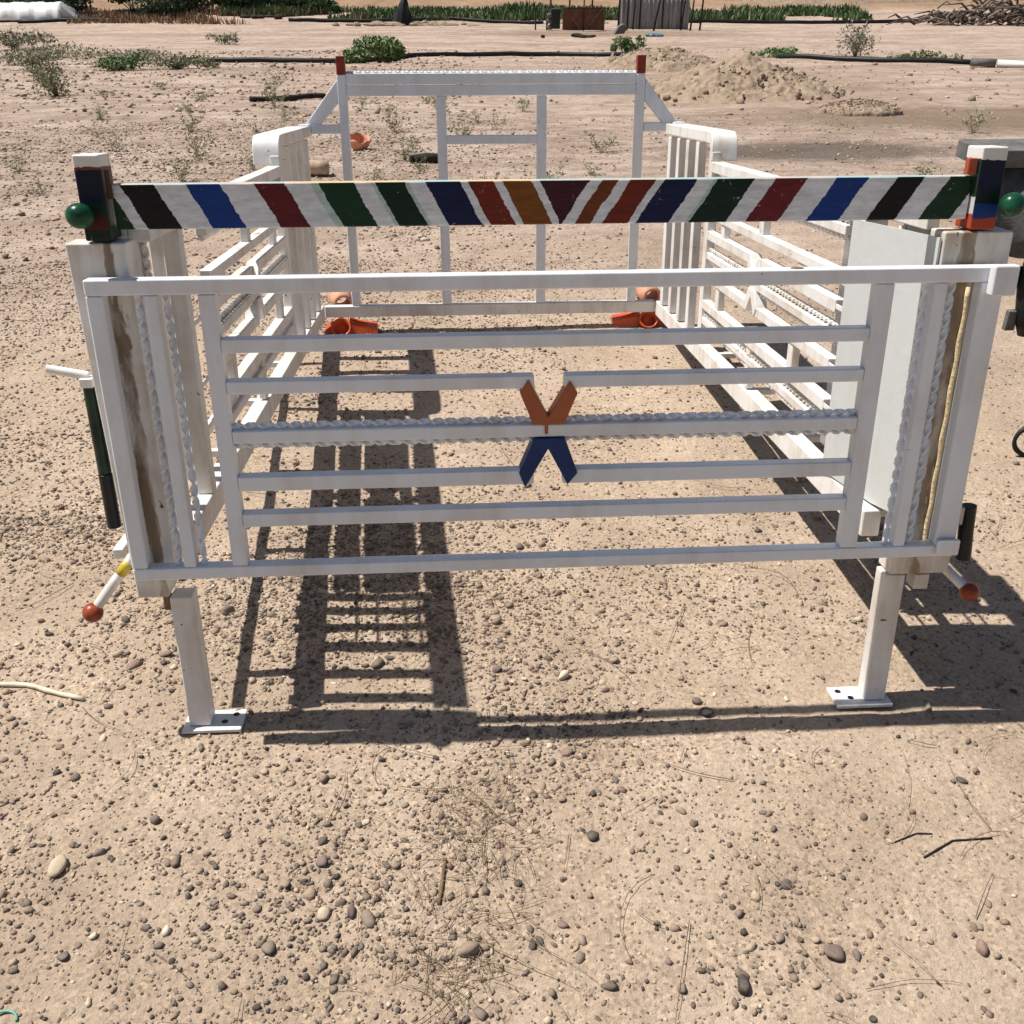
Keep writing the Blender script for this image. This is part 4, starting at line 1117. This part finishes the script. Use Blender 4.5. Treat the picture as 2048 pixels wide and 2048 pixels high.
# bits of scrap and plastic in front
def lumps(name, x, y, n, rx, ry, h, mat, label, cat, seed):
    g = np.random.default_rng(seed); mb = MB()
    for i in range(n):
        mb.ball((g.normal(0, rx), g.normal(0, ry), h * .3), h * g.uniform(.4, 1), 7, 5, (g.uniform(1, 3), 1, g.uniform(.5, 1)))
    o = mb.build(name, mat); o.location = (x, y, gz(x, y)); return tag(o, label, cat)
lumps('scrap_heap', 4.3, 28.4, 9, .55, .15, .09, M['darkwood'], 'dark scrap wood pieces on the ground before the rusty gate', 'scrap', 1)
lumps('plastic_sheet', 6.25, 28.3, 6, .22, .1, .09, M['bluetarp'], 'crumpled blue plastic on the ground below the sheet screen', 'plastic', 2)
lumps('mud_clods', -1.0, 42.2, 40, 1.3, .3, .16, M['earth'], 'dug clods on the bank around the dark cone', 'clods', 3)
lumps('black_rag', -7.3, 45.4, 8, .35, .15, .15, M['darkwood'], 'dark flat rag on the far bank left of the cone', 'rag', 4)
sb = thing('stone_block', 'grey block on the ground before the left pole of the screen', 'block', (5.9, 31.6, gz(5.9, 31.6)))
MB().prism_xz([(-.18, 0), (.12, 0), (.24, .18), (.10, .30), (-.05, .22)], -.12, .12).build('block_body', M['grey'], sb, .03)

# heap of dead branches
bp = thing('branch_heap', 'heap of grey dead palm branches below the far slope at right', 'branch heap', (21.3, 40.5, gz(21.3, 40.5)))
g = np.random.default_rng(91)
for q in range(3):
    mb = MB()
    T = []
    for i in range(60):
        x0 = g.normal((-.9, .6, 2.2)[q], .7); y0 = g.normal(0, .5); a = g.uniform(-.4, 3.5); ln = g.uniform(.5, 1.5); zz = abs(g.normal(0, .35)) * (1.2 if q else .6)
        dz = g.uniform(-.1, .7)
        mb.sweep([(x0, y0, zz), (x0 + math.cos(a) * ln * .5, y0 - abs(math.sin(a)) * ln * .2, zz + dz * ln * .5 + .05), (x0 + math.cos(a) * ln, y0 - abs(math.sin(a)) * ln * .3, max(.02, zz + dz * ln * .6 - .1))], [.05, .04, .015], 5)
        T += [g.uniform(0, 1)] * 15
    o = mb.build('branches', M['branch'], bp)
    at = o.data.attributes.new('tint', 'FLOAT', 'POINT')
    if len(o.data.vertices) == len(T): at.data.foreach_set('value', np.array(T, np.float32))

# heaps of dug earth
def mound(x, y, rx, ry, h, seed, label, steep=1.0):
    n = 150; u = np.linspace(-1.25, 1.25, n); gx, gy = np.meshgrid(u, u)
    rr = np.sqrt(gx ** 2 + gy ** 2) + .35 * fbm(gx * 1.6 + 9, gy * 1.6, seed, 4)
    prof = np.clip(1 - rr, 0, 1) ** steep
    X = gx * rx + x; Y = gy * ry + y
    cl = np.abs(fbm(X * 5.5, Y * 5.5, seed + 3, 4)) * 1.3
    cl2 = np.abs(fbm(X * 15, Y * 15, seed + 5, 3))
    Z = ground_z(X, Y) - .02 + h * prof * (1 + .25 * fbm(X * 2, Y * 2, seed + 9, 3)) + (np.clip(prof * 5, 0, 1)) * (h * .34 * cl + h * .24 * cl2 + h * .10 * np.abs(fbm(X * 34, Y * 34, seed + 6, 2))) - (prof <= 0) * .03
    V = np.stack([X - x, Y - y, Z - gz(x, y)], -1).reshape(-1, 3)
    i = (np.arange(n - 1)[:, None] * n + np.arange(n - 1)[None, :]).ravel()
    F = np.stack([i, i + 1, i + n + 1, i + n], -1)
    m_ = prof.reshape(-1)
    F = F[m_[F].max(1) > 0]
    t = thing('dirt_mound', label, 'dirt mound', (x, y, gz(x, y)), 'heaps of dug earth')
    np_mesh('earth', V, F, M['earth'], parent=t, smooth=False)
    gg = np.random.default_rng(seed)
    k = 520
    a = gg.uniform(0, 2 * PI, k); r_ = gg.uniform(.1, 1.0, k) ** .7
    px = np.cos(a) * r_ * rx; py = np.sin(a) * r_ * ry
    pf = np.clip(1 - r_, 0, 1) ** steep
    bv, bf = icosphere(1)
    R = np.minimum(gg.lognormal(math.log(.015 * (h / .4)), .5, k), .05)
    P = bv[None] * (1 + .30 * gg.normal(0, 1, (k, len(bv), 1))) * gg.uniform(.5, 1.5, (k, 1, 3)) * R[:, None, None] + np.stack([px, py, ground_z(px + x, py + y) - gz(x, y) + h * pf * 1.05 + R * .3], -1)[:, None, :]
    np_mesh('clods', P.reshape(-1, 3), (bf[None] + (np.arange(k) * len(bv))[:, None, None]).reshape(-1, 3), M['earth'], parent=t)['kind'] = 'stuff'
mound(4.15, 10.9, 1.30, 1.10, .40, 401, 'large heap of dug dirt behind the right side of the rack', 1.0)
mound(4.15, 15.9, 1.15, 1.0, .34, 402, 'smaller lumpy dirt heap behind the large one', .8)
mound(4.75, 8.7, .42, .30, .13, 403, 'flat cracked earth slab right of the large dirt heap', .35)
mound(18.5, 52.5, 9.0, 4.0, 1.4, 404, 'long pale earth bank on the skyline at right', .9)
mound(6.0, 44.0, 1.4, .6, .25, 405, 'low dirt ridge beside the rusty gate', .7)

# ------------------------------------------------------------------ camera, light, sky
cam = bpy.data.cameras.new('camera'); co_ = bpy.data.objects.new('camera', cam); COL.objects.link(co_)
cam.sensor_width = 36; cam.lens = 36 * 1962 / 2048; cam.clip_end = 800; cam.clip_start = .02
right = Vector((0.99830, -0.0583, 0.0030)); down = Vector((-0.0276, -0.517, -0.8556))
fwd = right.cross(down).normalized(); right.normalize()
dn = fwd.cross(right).normalized()
m3 = Matrix((right, -dn, -fwd)).transposed()
co_.matrix_world = Matrix.Translation((0.6447, -1.6177, 1.506)) @ m3.to_4x4()
SC.camera = co_

sv = Vector((-0.53, 0.162, 0.985)).normalized()     # towards the sun
el = math.asin(sv.z); az = math.atan2(sv.x, sv.y)
sl = bpy.data.lights.new('sun', 'SUN'); sl.energy = 5.0; sl.angle = math.radians(.53); sl.color = (1.0, .96, .895)
so = bpy.data.objects.new('sun', sl); COL.objects.link(so)
so.rotation_euler = (-sv).to_track_quat('-Z', 'Y').to_euler()
w = bpy.data.worlds.new('World'); SC.world = w; w.use_nodes = True
nt = w.node_tree; bg = nt.nodes['Background']
sk = nt.nodes.new('ShaderNodeTexSky'); sk.sky_type = 'NISHITA'; sk.sun_disc = False
sk.sun_elevation = el; sk.sun_rotation = az; sk.altitude = 300; sk.dust_density = 1.5
nt.links.new(sk.outputs[0], bg.inputs[0]); bg.inputs[1].default_value = 0.053
SC.view_settings.view_transform = 'Standard'; SC.view_settings.look = 'None'
SC.view_settings.exposure = 0.31; SC.view_settings.gamma = 1.0
